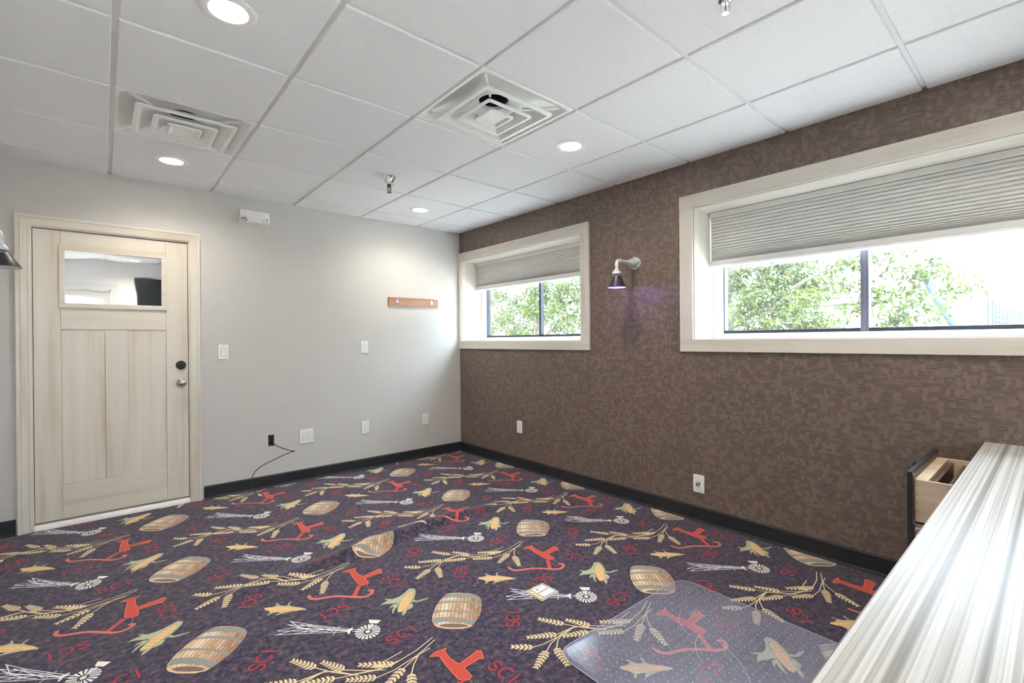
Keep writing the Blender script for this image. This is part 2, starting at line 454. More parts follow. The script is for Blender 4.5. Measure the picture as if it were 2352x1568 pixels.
# ------------------------------------------------------------------ carpet print (drawn here, in floor millimetres)
MOTIF = {'barrel':[(-1771,-2437),(-1741,-2450),(-1716,-2470),(-1687,-2504),(-1671,-2536),(-1668,-2564),(-1673,-2585),(-1689,-2613),(-1704,-2633),(-1727,-2660),(-1753,-2683),(-1776,-2701),(-1797,-2712),(-1817,-2723),(-1841,-2729),(-1871,-2718),(-1900,-2694),(-1925,-2670),(-1944,-2641),(-1949,-2620),(-1942,-2590),(-1925,-2561),(-1904,-2534),(-1879,-2509),(-1852,-2484),(-1826,-2466),(-1797,-2449)],'hoops':[[(-1797,-2449),(-1772,-2438),(-1719,-2474),(-1671,-2536),(-1668,-2564),(-1684,-2601),(-1696,-2558),(-1728,-2513),(-1768,-2477),(-1815,-2457)],[(-1836,-2472),(-1798,-2492),(-1759,-2526),(-1723,-2566),(-1705,-2599),(-1698,-2625),(-1708,-2637),(-1719,-2607),(-1745,-2567),(-1781,-2529),(-1822,-2497),(-1852,-2485)],[(-1887,-2518),(-1867,-2537),(-1828,-2569),(-1793,-2606),(-1764,-2651),(-1750,-2682),(-1762,-2691),(-1777,-2657),(-1801,-2618),(-1835,-2580),(-1875,-2549),(-1906,-2537)],[(-1927,-2567),(-1896,-2583),(-1863,-2609),(-1826,-2653),(-1801,-2701),(-1795,-2711),(-1819,-2723),(-1840,-2689),(-1866,-2655),(-1903,-2623),(-1930,-2608),(-1945,-2603)]],'bend':[(-1949,-2620),(-1928,-2621),(-1895,-2640),(-1864,-2668),(-1841,-2697),(-1824,-2725),(-1840,-2729),(-1871,-2717),(-1900,-2693),(-1925,-2669),(-1943,-2641)],'bendin':[(-1936,-2632),(-1917,-2634),(-1891,-2651),(-1864,-2675),(-1847,-2699),(-1837,-2719),(-1855,-2716),(-1890,-2690),(-1922,-2659)],'cornA':[(-1890,-2299),(-1881,-2311),(-1889,-2331),(-1909,-2358),(-1935,-2385),(-1963,-2411),(-1987,-2429),(-2003,-2430),(-2016,-2427),(-2016,-2411),(-2003,-2391),(-1980,-2362),(-1953,-2336),(-1927,-2315),(-1904,-2299)],'huskA':[[(-1882,-2273),(-1861,-2290),(-1868,-2314),(-1886,-2343),(-1907,-2368),(-1929,-2391),(-1945,-2402),(-1922,-2372),(-1896,-2343),(-1882,-2315),(-1887,-2297),(-1906,-2298),(-1931,-2316),(-1966,-2349),(-1989,-2367),(-1986,-2348),(-2005,-2340),(-2028,-2324),(-2056,-2316),(-2033,-2307),(-2007,-2300),(-2016,-2284),(-2009,-2281),(-1987,-2305),(-1961,-2307),(-1934,-2300),(-1908,-2287)],[(-1917,-2372),(-1904,-2395),(-1882,-2399),(-1851,-2407),(-1857,-2413),(-1889,-2410),(-1910,-2406),(-1926,-2387)],[(-1983,-2360),(-2000,-2381),(-2017,-2390),(-2040,-2418),(-2042,-2412),(-2027,-2386),(-2008,-2366),(-2022,-2366),(-2037,-2374),(-2023,-2357),(-2001,-2348)],[(-1937,-2392),(-1935,-2406),(-1947,-2429),(-1963,-2435),(-1977,-2436),(-1965,-2421),(-1980,-2435),(-1996,-2452),(-2016,-2463),(-2009,-2441),(-1995,-2430),(-1965,-2408)]],'cornB':[(-2468,-1993),(-2457,-1989),(-2438,-2000),(-2414,-2015),(-2384,-2039),(-2356,-2067),(-2335,-2095),(-2332,-2109),(-2338,-2119),(-2357,-2111),(-2387,-2090),(-2417,-2072),(-2442,-2054),(-2453,-2040),(-2456,-2026),(-2464,-2011)],'huskB':[[(-2332,-2101),(-2322,-2120),(-2327,-2130),(-2338,-2119)],[(-2434,-2003),(-2414,-2000),(-2415,-1979),(-2406,-1984),(-2407,-2000),(-2398,-2020),(-2379,-2037),(-2367,-2014),(-2352,-2012),(-2363,-2024),(-2372,-2037),(-2362,-2062),(-2395,-2035)],[(-2454,-2036),(-2440,-2055),(-2469,-2064),(-2471,-2058),(-2456,-2048),(-2457,-2041)],[(-2419,-2071),(-2387,-2091),(-2365,-2106),(-2399,-2094),(-2422,-2089),(-2439,-2087),(-2450,-2094),(-2437,-2081),(-2423,-2075)]],'cap':[(-2249,-2402),(-2237,-2402),(-2217,-2400),(-2224,-2414),(-2237,-2422),(-2247,-2439),(-2253,-2429),(-2247,-2419)],'vane':[(-2142,-2390),(-2103,-2429),(-2126,-2444),(-2152,-2418)],'feet':[[(-2409,-2173),(-2396,-2203),(-2403,-2202)],[(-2471,-2220),(-2458,-2227),(-2459,-2216)],[(-2484,-2243),(-2461,-2257),(-2464,-2246)],[(-2425,-2195),(-2414,-2203),(-2419,-2207)]],'tower':[[(-2408,-2176),(-2346,-2266),(-2235,-2403)],[(-2483,-2242),(-2420,-2288),(-2330,-2355),(-2248,-2416)],[(-2467,-2219),(-2436,-2228),(-2388,-2247),(-2345,-2264)],[(-2400,-2251),(-2321,-2330),(-2247,-2409)],[(-2423,-2198),(-2349,-2274),(-2246,-2405)],[(-2403,-2191),(-2390,-2253),(-2365,-2289)],[(-2467,-2221),(-2396,-2281),(-2310,-2363)],[(-2469,-2247),(-2420,-2256),(-2355,-2293)],[(-2419,-2204),(-2381,-2275),(-2343,-2328)],[(-2346,-2266),(-2385,-2304)],[(-2258,-2357),(-2301,-2399)],[(-2420,-2286),(-2370,-2305),(-2313,-2340)],[(-2226,-2415),(-2206,-2436)],[(-2231,-2429),(-2211,-2441)],[(-2381,-2232),(-2338,-2297),(-2291,-2375)],[(-2381,-2320),(-2332,-2328),(-2273,-2358)]],'strut':[(-2144,-2427),(-2178,-2468)],'wheelpts':[(-2182,-2471),(-2225,-2441),(-2136,-2495),(-2150,-2427),(-2214,-2505)],'beam':[(-1171,-2325),(-1139,-2316),(-1092,-2323),(-1111,-2337),(-1117,-2388),(-1109,-2435),(-1023,-2420),(-1013,-2415),(-1000,-2429),(-1020,-2470),(-1034,-2462),(-1107,-2464),(-1111,-2520),(-1129,-2527),(-1148,-2517),(-1157,-2499),(-1150,-2405),(-1141,-2347)],'strutP':[(-1168,-2507),(-1149,-2520),(-1208,-2596),(-1224,-2581)],'handle':[(-1379,-2443),(-1380,-2473),(-1359,-2497),(-1316,-2515),(-1276,-2538),(-1235,-2578),(-1201,-2613),(-1172,-2628),(-1142,-2618),(-1128,-2598),(-1141,-2589)],'thin':[(-1127,-2526),(-1138,-2589)],'stems':[[(-1101,-2230),(-1194,-2259),(-1293,-2271)],[(-1102,-2249),(-1198,-2286),(-1276,-2317)],[(-1144,-2281),(-1226,-2289),(-1307,-2303),(-1375,-2297)],[(-1190,-2280),(-1238,-2323),(-1271,-2363)],[(-1238,-2227),(-1324,-2234)],[(-1294,-2272),(-1360,-2256),(-1439,-2220),(-1485,-2164),(-1525,-2097)],[(-1335,-2278),(-1391,-2234),(-1449,-2178)],[(-1277,-2266),(-1353,-2262),(-1419,-2233),(-1489,-2202)],[(-1421,-2242),(-1478,-2161),(-1517,-2136),(-1569,-2130),(-1599,-2126)],[(-1500,-2137),(-1568,-2145),(-1628,-2138),(-1689,-2134),(-1731,-2119)],[(-1520,-2140),(-1584,-2137),(-1657,-2150),(-1705,-2172)],[(-1580,-2138),(-1623,-2155),(-1665,-2187)]],'ears':[[(-1293,-2271),(-1354,-2233)],[(-1317,-2255),(-1398,-2188)],[(-1276,-2317),(-1388,-2367)],[(-1375,-2297),(-1464,-2235)],[(-1270,-2361),(-1325,-2465)],[(-1525,-2097),(-1581,-1995)],[(-1449,-2178),(-1496,-2079)],[(-1489,-2202),(-1592,-2150)],[(-1599,-2126),(-1707,-2059)],[(-1730,-2121),(-1793,-2060)],[(-1705,-2172),(-1807,-2215)],[(-1665,-2184),(-1706,-2286)]],'sci':[[(-2130,-2587),(-2030,-2576)],[(-1690,-2832),(-1632,-2765)],[(-1909,-2985),(-1901,-3084)],[(-2187,-2216),(-2284,-2228)],[(-1574,-2280),(-1633,-2346)]]}
PA, PB = (0.897, -0.428), 0.8815          # the two repeat vectors of the print: (PA) and (0, PB)
NPX = 1280

def carpet_st(x, y):
    s_ = x / PA[0]
    return s_, (y - PA[1] * s_) / PB

def draw_carpet():
    rgb = np.zeros((NPX, NPX, 3)); rgb[:] = (0.075, 0.060, 0.105)
    cov = np.zeros((NPX, NPX))
    g = np.random.default_rng(3)
    fine = g.random((NPX, NPX))
    def grid_for(pts, pad):
        st = np.array([carpet_st(x, y) for x, y in pts])
        lo = np.floor((st.min(0) - pad) * NPX).astype(int); hi = np.ceil((st.max(0) + pad) * NPX).astype(int)
        ii, jj = np.meshgrid(np.arange(lo[0], hi[0] + 1), np.arange(lo[1], hi[1] + 1), indexing='ij')
        return ii, jj
    def world(ii, jj):
        s_ = ii / NPX; t_ = jj / NPX
        return s_ * PA[0], s_ * PA[1] + t_ * PB
    def put(ii, jj, a, col, tex=0.12):
        i, j = ii % NPX, jj % NPX
        n = 1 + (fine[j, i] - 0.5)[..., None] * 2 * tex
        c = np.clip(np.asarray(col) * n, 0, 1)
        rgb[j, i] = rgb[j, i] * (1 - a[..., None]) + c * a[..., None]
        cov[j, i] = np.maximum(cov[j, i], a)
    def inside(pts, X, Y):
        r = np.zeros(X.shape, bool); n = len(pts)
        for k in range(n):
            (x0, y0), (x1, y1) = pts[k], pts[(k + 1) % n]
            if y0 == y1: continue
            r ^= ((y0 > Y) != (y1 > Y)) & (X < (x1 - x0) * (Y - y0) / (y1 - y0) + x0)
        return r
    def poly(pts_mm, col, tex=0.12, ret=False):
        pts = [(x / 1000, y / 1000) for x, y in pts_mm]
        ii, jj = grid_for(pts, 0.004)
        a = np.zeros(ii.shape)
        for dx in (0.25, 0.75):
            for dy in (0.25, 0.75):
                X, Y = world(ii + dx - 0.5, jj + dy - 0.5); a += inside(pts, X, Y) * 0.25
        if callable(col): X, Y = world(ii, jj); col = col(X, Y)
        put(ii, jj, a, col, tex)
    def stroke(pts_mm, w, col, tex=0.12, taper=None):
        pts = [(x / 1000, y / 1000) for x, y in pts_mm]
        ii, jj = grid_for(pts, w / 0.8)
        X, Y = world(ii, jj); d = np.full(X.shape, 9.0)
        for (x0, y0), (x1, y1) in zip(pts[:-1], pts[1:]):
            L2 = (x1 - x0) ** 2 + (y1 - y0) ** 2 + 1e-12
            t_ = np.clip(((X - x0) * (x1 - x0) + (Y - y0) * (y1 - y0)) / L2, 0, 1)
            d = np.minimum(d, np.hypot(X - x0 - t_ * (x1 - x0), Y - y0 - t_ * (y1 - y0)))
        a = np.clip((w / 2 - d) / 0.0008 + 0.5, 0, 1)
        put(ii, jj, a, col, tex)
    K = MOTIF
    # barrel: staves run from the top edge to the end face
    bx = np.array(K['barrel']) / 1000.0
    e0 = np.array(K['barrel'][2]) / 1000.0; e1 = np.array(K['barrel'][16]) / 1000.0
    ax = (e1 - e0) / np.linalg.norm(e1 - e0); px_ = np.array((-ax[1], ax[0])); mid = bx.mean(0)
    srnd = g.random(64); srnd2 = g.random((64, 64))
    def staves(X, Y):
        u = (X - mid[0]) * px_[0] + (Y - mid[1]) * px_[1]; v = (X - mid[0]) * ax[0] + (Y - mid[1]) * ax[1]
        k = np.floor((u + 1) / 0.017).astype(int); kv = np.floor((v + 1) / 0.045).astype(int)
        q = 0.55 * srnd[k % 64] + 0.45 * srnd2[k % 64, kv % 64]
        side = np.clip((u + 0.12) / 0.24, 0, 1)
        if px_[0] < 0: side = 1 - side
        w = np.clip(1.25 - side * 1.1, 0, 1)[..., None]
        a = np.array((0.95, 0.92, 0.89)) * w + np.array((0.72, 0.50, 0.36)) * (1 - w)
        b = np.array((0.82, 0.62, 0.42)) * w + np.array((0.46, 0.29, 0.22)) * (1 - w)
        c = a * q[..., None] + b * (1 - q[..., None])
        gap = (np.abs(((u + 1) / 0.017) % 1 - 0.5) > 0.42)[..., None]
        return np.where(gap, c * 0.62, c)
    poly(K['barrel'], staves, 0.2)
    poly(K['bend'], (0.84, 0.72, 0.60), 0.25)
    poly(K['bendin'], (0.48, 0.38, 0.35), 0.25)
    for h in K['hoops']: poly(h, (0.55, 0.56, 0.53), 0.12)
    # maize
    G1, G2, Y1 = (0.69, 0.70, 0.58), (0.50, 0.55, 0.43), (0.90, 0.69, 0.40)
    for h in K['huskA'] + K['huskB']:
        poly(h, G1, 0.22)
        stroke(h + h[:1], 0.0025, G2)
    for b in (K['cornA'], K['cornB']):
        def kernels(X, Y):
            n = 0.5 * np.sin(X * 610 + 2 * np.sin(Y * 170)) * np.sin(Y * 560 + 2 * np.sin(X * 210)) + 0.5 * np.sin(X * 190 + Y * 230)
            n = np.clip(n, -1, 1)[..., None]
            return np.array((0.87, 0.71, 0.51)) + n * np.array((0.05, 0.07, 0.08))
        poly(b, kernels, 0.16)
        stroke(b + b[:1], 0.002, (0.70, 0.58, 0.34))
    # windmill
    W = (0.90, 0.88, 0.85)
    for l in K['tower']: stroke(l, 0.0042, (0.86, 0.84, 0.87))
    stroke(K['tower'][3], 0.006, W)
    for f in K['feet']: poly(f, W)
    poly(K['cap'], W)
    c = np.array(K['wheelpts'][0]) / 1000.0
    R = float(np.mean([np.linalg.norm(np.array(p) / 1000.0 - c) for p in K['wheelpts'][1:]]))
    for k in range(18):
        a = 2 * math.pi * k / 18
        d = np.array((math.cos(a), math.sin(a))); n = np.array((-d[1], d[0]))
        q = [c + d * R * 0.34 - n * R * 0.035, c + d * R - n * R * 0.115, c + d * R + n * R * 0.115, c + d * R * 0.34 + n * R * 0.035]
        poly([tuple(p * 1000) for p in q], W)
    for k in range(12):
        a = 2 * math.pi * k / 12
    poly([tuple((c + R * 0.2 * np.array((math.cos(t), math.sin(t)))) * 1000) for t in np.linspace(0, 6.2, 20)], W)
    poly(K['vane'], W)
    stroke(K['strut'], 0.004, W)
    # hand plough
    RED = (0.77, 0.29, 0.25); RED2 = (0.81, 0.42, 0.37)
    poly(K['beam'], RED, 0.2); stroke(K['beam'] + K['beam'][:1], 0.004, (0.86, 0.45, 0.28))
    poly(K['strutP'], RED, 0.2)
    hd = [np.array(p, float) for p in K['handle']]; hs = []
    for i in range(len(hd) - 1):                       # smooth curve through the points
        p0, p1, p2, p3 = hd[max(i - 1, 0)], hd[i], hd[i + 1], hd[min(i + 2, len(hd) - 1)]
        for q in range(5):
            t = q / 5; hs.append(tuple(0.5 * (2 * p1 + (p2 - p0) * t + (2 * p0 - 5 * p1 + 4 * p2 - p3) * t * t + (3 * p1 - p0 - 3 * p2 + p3) * t ** 3)))
    hs.append(tuple(hd[-1]))
    stroke(hs, 0.017, RED2, 0.15)
    stroke(K['thin'], 0.003, (0.74, 0.50, 0.40))
    # wheat
    TAN = (0.87, 0.78, 0.60)
    for l in K['stems']: stroke(l, 0.0052, TAN)
    for (b, t) in K['ears']:
        b = np.array(b) / 1000.0; t = np.array(t) / 1000.0
        d = t - b; L = np.linalg.norm(d); d /= L; n = np.array((-d[1], d[0]))
        m = max(5, int(round(L / 0.0165))); stroke([tuple(b * 1000), tuple(t * 1000)], 0.003, TAN)
        for k in range(m):
            f = k / m; s0 = L * f; w = 0.0235 * (1 - 0.55 * f) * (0.75 if k == 0 else 1); st = L / m
            for sg in (1, -1):
                q = [b + d * s0, b + d * (s0 + st * 0.45) + n * sg * w * 0.8, b + d * (s0 + st * 1.22) + n * sg * w,
                     b + d * (s0 + st * 0.98) + n * sg * w * 0.42, b + d * (s0 + st * 0.60)]
                poly([tuple(p * 1000) for p in q], TAN)
    # the letters
    LC = (0.69, 0.18, 0.19)
    def arc(cx, cy, rx, ry, a0, a1, n=14):
        return [(cx + rx * math.cos(math.radians(a0 + (a1 - a0) * i / n)), cy + ry * math.sin(math.radians(a0 + (a1 - a0) * i / n))) for i in range(n + 1)]
    S_ = arc(0, 0.25, 0.27, 0.25, 25, 270) + arc(0, -0.25, 0.28, 0.25, 90, -155)[1:]
    C_ = arc(0, 0, 0.40, 0.5, 50, 310, 22)
    for a, b in K['sci']:
        a = np.array(a) / 1000.0; b = np.array(b) / 1000.0
        d = (b - a); L = np.linalg.norm(d); d /= L; n = np.array((-d[1], d[0])); hgt = 0.056
        for pts, off in ((S_, 0.0), (C_, 0.56), ([(0, -0.5), (0, 0.5)], 1.0)):
            o_ = a + d * L * off
            stroke([tuple((o_ + (d * p[0] + n * p[1]) * hgt) * 1000) for p in pts], 0.0088, LC, 0.15)
    # soft navy edge around every motif
    def grow(m, r):
        o = m.copy()
        for axis in (0, 1):
            b = o.copy()
            for k in range(1, r + 1):
                b = np.maximum(b, np.maximum(np.roll(o, k, axis), np.roll(o, -k, axis)))
            o = b
        return o
    def blur(m, r):
        for axis in (0, 1):
            m = sum(np.roll(m, k, axis) for k in range(-r, r + 1)) / (2 * r + 1)
        return m
    halo = blur(grow(cov, 6), 6)
    navy = np.array((0.19, 0.17, 0.29))
    out = np.empty((NPX, NPX, 4), np.float32)
    a = np.maximum(cov, halo * 0.6)
    w = (cov / np.maximum(a, 1e-4))[..., None]
    out[..., :3] = rgb * w + navy * (1 - w)
    out[..., 3] = a
    img = bpy.data.images.new('carpet_print', NPX, NPX, alpha=True)
    img.alpha_mode = 'CHANNEL_PACKED'
    img.pixels.foreach_set(out.ravel())
    img.update(); img.pack()
    return img

def make_carpet():
    k = NT('printed_carpet', 0.95, spec=0.12)
    img = draw_carpet()
    ti = k.new('ShaderNodeTexImage', image=img, extension='REPEAT', interpolation='Linear')
    uv = k.new('ShaderNodeUVMap', uv_map='UVMap'); k.L(uv.outputs[0], ti.inputs['Vector'])
    n1 = k.noise(k.mapped((1, 1, 1)), 38, 5, 0.68)
    n2 = k.noise(k.mapped((1, 1, 1)), 85, 4, 0.66)
    n3 = k.noise(k.mapped((1, 1, 1)), 330, 2, 0.6)
    nn = k.math('ADD', k.math('MULTIPLY', n1, 0.55), k.math('ADD', k.math('MULTIPLY', n2, 0.30), k.math('MULTIPLY', n3, 0.15)))
    bg = k.ramp(nn, [(0.40, (0.012, 0.011, 0.034)), (0.47, (0.036, 0.029, 0.061)), (0.53, (0.070, 0.050, 0.076)), (0.60, (0.165, 0.102, 0.108))])
    c = k.mix(ti.outputs[1], bg, ti.outputs[0])
    sh = k.math('ADD', 0.80, k.math('MULTIPLY', n3, 0.40))
    k.base(k.mix(1.0, c, k.ramp(sh, [(0.0, (0, 0, 0)), (1.0, (1, 1, 1))]), 'MULTIPLY'))
    k.b.inputs['Sheen Weight'].default_value = 0.15
    k.bump(n3, 0.5, 0.004)
    return k.m
M['carpet'] = make_carpet()

def smooth01(t):
    t = max(0.0, min(1.0, t)); return t * t * (3 - 2 * t)

RIDGE = [(-2.75, -1.80, 0.0), (-2.45, -1.775, 0.006), (-2.30, -1.758, 0.012), (-2.16, -1.738, 0.020), (-1.946, -1.728, 0.034), (-1.66, -1.685, 0.038),
         (-1.443, -1.65, 0.036), (-1.226, -1.648, 0.028), (-1.02, -1.655, 0.020), (-0.83, -1.66, 0.013), (-0.644, -1.645, 0.006), (-0.35, -1.63, 0.0)]
def floor_z(x, y):
    """height of the carpet: one long wrinkle, a short one and a slight unevenness"""
    z = 0.0
    if RIDGE[0][0] < x < RIDGE[-1][0]:
        for (x0, y0, h0), (x1, y1, h1) in zip(RIDGE[:-1], RIDGE[1:]):
            if x0 <= x <= x1:
                t = (x - x0) / (x1 - x0); yc = y0 + (y1 - y0) * t; h = 1.25 * (h0 + (h1 - h0) * smooth01(t))
                d = y - yc; w = 0.085 if d > 0 else 0.038
                z += h * math.exp(-(d / w) ** 2)
    if -1.15 < x < -0.25:
        yc = -2.235 + 0.05 * (x + 0.95); d = y - yc; w = 0.07 if d > 0 else 0.04
        z += 0.013 * smooth01((x + 1.15) / 0.35) * smooth01((-0.25 - x) / 0.35) * math.exp(-(d / w) ** 2)
    edge = min(smooth01(-x / 0.4), smooth01((x - XL) / 0.4), smooth01(-y / 0.4), smooth01((y + 2.85) / 0.5))
    z += edge * 0.0035 * (1 + math.sin(x * 5.1 + 1.3 * math.sin(y * 3.1)) * math.sin(y * 6.3 + math.sin(x * 2.7)))
    return z

# ------------------------------------------------------------------ shell of the room
def make_floor():
    nx, ny = 150, 200
    xs = np.linspace(XL, 0, nx + 1); ys = np.linspace(YF, 0, ny + 1)
    vs = [(x, y, floor_z(x, y)) for y in ys for x in xs]
    fs = [(j * (nx + 1) + i, j * (nx + 1) + i + 1, (j + 1) * (nx + 1) + i + 1, (j + 1) * (nx + 1) + i) for j in range(ny) for i in range(nx)]
    me = bpy.data.meshes.new('floor'); me.from_pydata(vs, [], fs)
    uv = me.uv_layers.new(name='UVMap')
    for lp in me.loops:
        x, y, z = vs[lp.vertex_index]
        uv.data[lp.index].uv = carpet_st(x, y)
    me.polygons.foreach_set('use_smooth', [True] * len(me.polygons))
    me.materials.append(M['carpet'])
    return link('floor', me, kind='structure')
make_floor()

def wall_mesh(name, mat, u0, u1, v0, v1, thick, holes, place):
    """a wall with rectangular openings; place(u, v, d) -> world point, d = depth into the wall"""
    us = sorted({u0, u1, *[h[0] for h in holes], *[h[1] for h in holes]})
    vs_ = sorted({v0, v1, *[h[2] for h in holes], *[h[3] for h in holes]})
    def open_(i, j):
        if i < 0 or j < 0 or i >= len(us) - 1 or j >= len(vs_) - 1: return True
        cu, cv = (us[i] + us[i + 1]) / 2, (vs_[j] + vs_[j + 1]) / 2
        return any(h[0] < cu < h[1] and h[2] < cv < h[3] for h in holes)
    b = MB()
    for i in range(len(us) - 1):
        for j in range(len(vs_) - 1):
            if open_(i, j): continue
            a0, a1, c0, c1 = us[i], us[i + 1], vs_[j], vs_[j + 1]
            b.add([place(a0, c0, 0), place(a1, c0, 0), place(a1, c1, 0), place(a0, c1, 0)], [(0, 1, 2, 3)])
            b.add([place(a0, c0, thick), place(a1, c0, thick), place(a1, c1, thick), place(a0, c1, thick)], [(3, 2, 1, 0)])
            for di, dj, p, q in ((-1, 0, (a0, c0), (a0, c1)), (1, 0, (a1, c0), (a1, c1)), (0, -1, (a0, c0), (a1, c0)), (0, 1, (a0, c1), (a1, c1))):
                if open_(i + di, j + dj):
                    b.add([place(*p, 0), place(*q, 0), place(*q, thick), place(*p, thick)], [(0, 1, 2, 3)])
    me = bpy.data.meshes.new(name); me.from_pydata(b.v, [], b.f)
    bm = bmesh.new(); bm.from_mesh(me); bmesh.ops.remove_doubles(bm, verts=bm.verts, dist=1e-5); bmesh.ops.recalc_face_normals(bm, faces=bm.faces); bm.to_mesh(me); bm.free()
    me.materials.append(mat)
    return link(name, me, kind='structure')

DX0, DX1, DZ1 = -3.374, -2.503, 2.000           # door opening
HOLE = (-1.963, -1.917, 0.343, 0.438)           # open box in the back wall
W1 = (-1.775, -0.048, 1.217, 2.097)             # window openings in the right wall (y0, y1, z0, z1)
W2 = (-4.515, -2.764, 1.217, 2.100)
WD = 0.36
wall_mesh('wall_back', M['grey_paper'], XL - 0.16, 0.0, 0, 2.72, 0.16, [(DX0, DX1, 0.0, DZ1), HOLE], lambda u, v, d: (u, d, v))
wall_right = wall_mesh('wall_right', M['brown_paper'], YF - 0.16, 0.16, 0, 2.72, WD, [W1, W2], lambda u, v, d: (d, u, v))
wall_mesh('wall_left', M['grey_paper'], YF - 0.16, 0.0, 0, 2.72, 0.16, [], lambda u, v, d: (XL - d, u, v))
wall_mesh('wall_front', M['white_wall'], XL - 0.16, 0.0, 0, 2.72, 0.16, [(-3.50, -2.92, 0.0, 2.02)], lambda u, v, d: (u, YF - d, v))
# a slit seam and a patch edge in the brown paper
MB().box(-0.0006, -2.846, 0.172, 0.001, -2.997, 0.1745).build('paper_seam', M['box_brown'], wall_right)
MB().box(-0.0006, -3.0765, 0.885, 0.001, -3.0785, 0.94).build('paper_seam', M['box_brown'], wall_right)

def baseboard(name, p0, p1, nrm):
    """black vinyl base, 100 mm high with a small toe and a rounded top"""
    b = MB()
    prof = [(0, 0), (0.017, 0), (0.016, 0.006), (0.0115, 0.015), (0.0105, 0.093), (0.007, 0.099), (0, 0.101)]
    rings = []
    for p in (p0, p1):
        rings.append([(p[0] + nrm[0] * d, p[1] + nrm[1] * d, h) for d, h in prof])
    b.loft(rings, cap0=True, cap1=True)
    return b.build(name, M['black_rubber'], kind='structure')
baseboard('baseboard_back', (-2.425, 0), (0, 0), (0, -1))
baseboard('baseboard_back', (XL, 0), (-3.445, 0), (0, -1))
baseboard('baseboard_right', (0, 0), (0, YF), (-1, 0))
baseboard('baseboard_left', (XL, YF), (XL, 0), (1, 0))
baseboard('baseboard_front', (-2.83, YF), (0, YF), (0, 1))

# ------------------------------------------------------------------ ceiling: slab, grid bars, tiles
T = 0.6096
GX = [0.0] + [-0.5328 - T * i for i in range(6)]
GX[-1] = XL
GY = [0.0] + [-0.2960 - T * i for i in range(8)] + [YF]
ceiling = MB().box(XL, YF, H + 0.22, 0, 0, H + 0.30).build('ceiling', M['tile'], kind='structure')
ZG = H + 0.008
for x in GX[1:-1]:
    MB().box(x - 0.0075, YF, ZG, x + 0.0075, 0, ZG + 0.03).box(x - 0.0125, YF, ZG + 0.002, x + 0.0125, 0, ZG + 0.004).build('grid_bar', M['grid'], ceiling)
for y in GY[1:-1]:
    for x0, x1 in zip(GX[1:], GX[:-1]):
        MB().box(x0 + 0.0075, y - 0.0075, ZG, x1 - 0.0075, y + 0.0075, ZG + 0.03).box(x0 + 0.0125, y - 0.0125, ZG + 0.002, x1 - 0.0125, y + 0.0125, ZG + 0.004).build('grid_bar', M['grid'], ceiling)
for nm, (x0, y0, x1, y1) in {'a': (XL, -0.018, 0, 0), 'b': (XL, YF, 0, YF + 0.018), 'c': (-0.018, YF + 0.018, 0, -0.018), 'd': (XL, YF + 0.018, XL + 0.018, -0.018)}.items():
    MB().box(x0, y0, ZG, x1, y1, ZG + 0.012).build('edge_angle', M['grid'], ceiling)

CANS = [(-2.664, -2.428), (-2.666, -0.585), (-0.826, -2.412), (-0.826, -0.582), (-2.664, -4.258), (-0.826, -4.258)]
DIFFS = [(-1.4472, -2.4296), (-2.6664, -1.2104)]
tile_cache = {}
def tile(x0, x1, y0, y1, e):
    """tegular tile: e = which sides meet a grid bar (left, right, low, high) or butt on the wall"""
    cx, cy = (x0 + x1) / 2, (y0 + y1) / 2
    hole = [c for c in CANS if x0 < c[0] < x1 and y0 < c[1] < y1]
    key = (round(x1 - x0, 3), round(y1 - y0, 3), e, bool(hole) and (round(hole[0][0] - cx, 3), round(hole[0][1] - cy, 3)))
    if key in tile_cache:
        return link('ceiling_tile', tile_cache[key], ceiling, loc=(cx, cy, 0))
    gap, lip, bev = 0.0105, 0.0, 0.003
    g = [0.0105 if k else 0.001 for k in e]
    a0, a1, b0, b1 = x0 - cx + g[0], x1 - cx - g[1], y0 - cy + g[2], y1 - cy - g[3]
    b = MB()
    def rect(d, z): return [(a0 + d, b0 + d, z), (a1 - d, b0 + d, z), (a1 - d, b1 - d, z), (a0 + d, b1 - d, z)]
    if not hole:
        b.loft([rect(0, ZG + 0.014), rect(0, ZG - 0.004), rect(bev, H)], cap0=True, cap1=True)
    else:
        hx, hy = hole[0][0] - cx, hole[0][1] - cy; n = 32; r = 0.078
        def side(d, z):
            pts = []
            X0, X1, Y0, Y1 = a0 + d, a1 - d, b0 + d, b1 - d
            for i in range(n):
                a = 2 * math.pi * (i + 0.5) / n; c, s_ = math.cos(a), math.sin(a)
                k = min(((X1 - hx) / c) if c > 0 else ((X0 - hx) / c) if c < 0 else 9, ((Y1 - hy) / s_) if s_ > 0 else ((Y0 - hy) / s_) if s_ < 0 else 9)
                pts.append([hx + k * c, hy + k * s_, z])
            for X in (X0, X1):                                  # pull the nearest point onto each corner
                for Y in (Y0, Y1):
                    p = min(pts, key=lambda q: (q[0] - X) ** 2 + (q[1] - Y) ** 2); p[0], p[1] = X, Y
            return [tuple(p) for p in pts]
        def circ(z): return [(hx + r * math.cos(2 * math.pi * (i + 0.5) / n), hy + r * math.sin(2 * math.pi * (i + 0.5) / n), z) for i in range(n)]
        b.loft([circ(ZG + 0.014), side(0, ZG + 0.014), side(0, ZG - 0.004), side(bev, H), circ(H)], closed=True)
    o = b.build('ceiling_tile', M['tile'], ceiling, loc=(cx, cy, 0))
    tile_cache[key] = o.data
    return o
for i in range(len(GX) - 1):
    for j in range(len(GY) - 1):
        x1, x0, y1, y0 = GX[i], GX[i + 1], GY[j], GY[j + 1]
        if any(x0 < d[0] < x1 and y0 < d[1] < y1 for d in DIFFS): continue
        tile(x0, x1, y0, y1, (i < len(GX) - 2, i > 0, j < len(GY) - 2, j > 0))

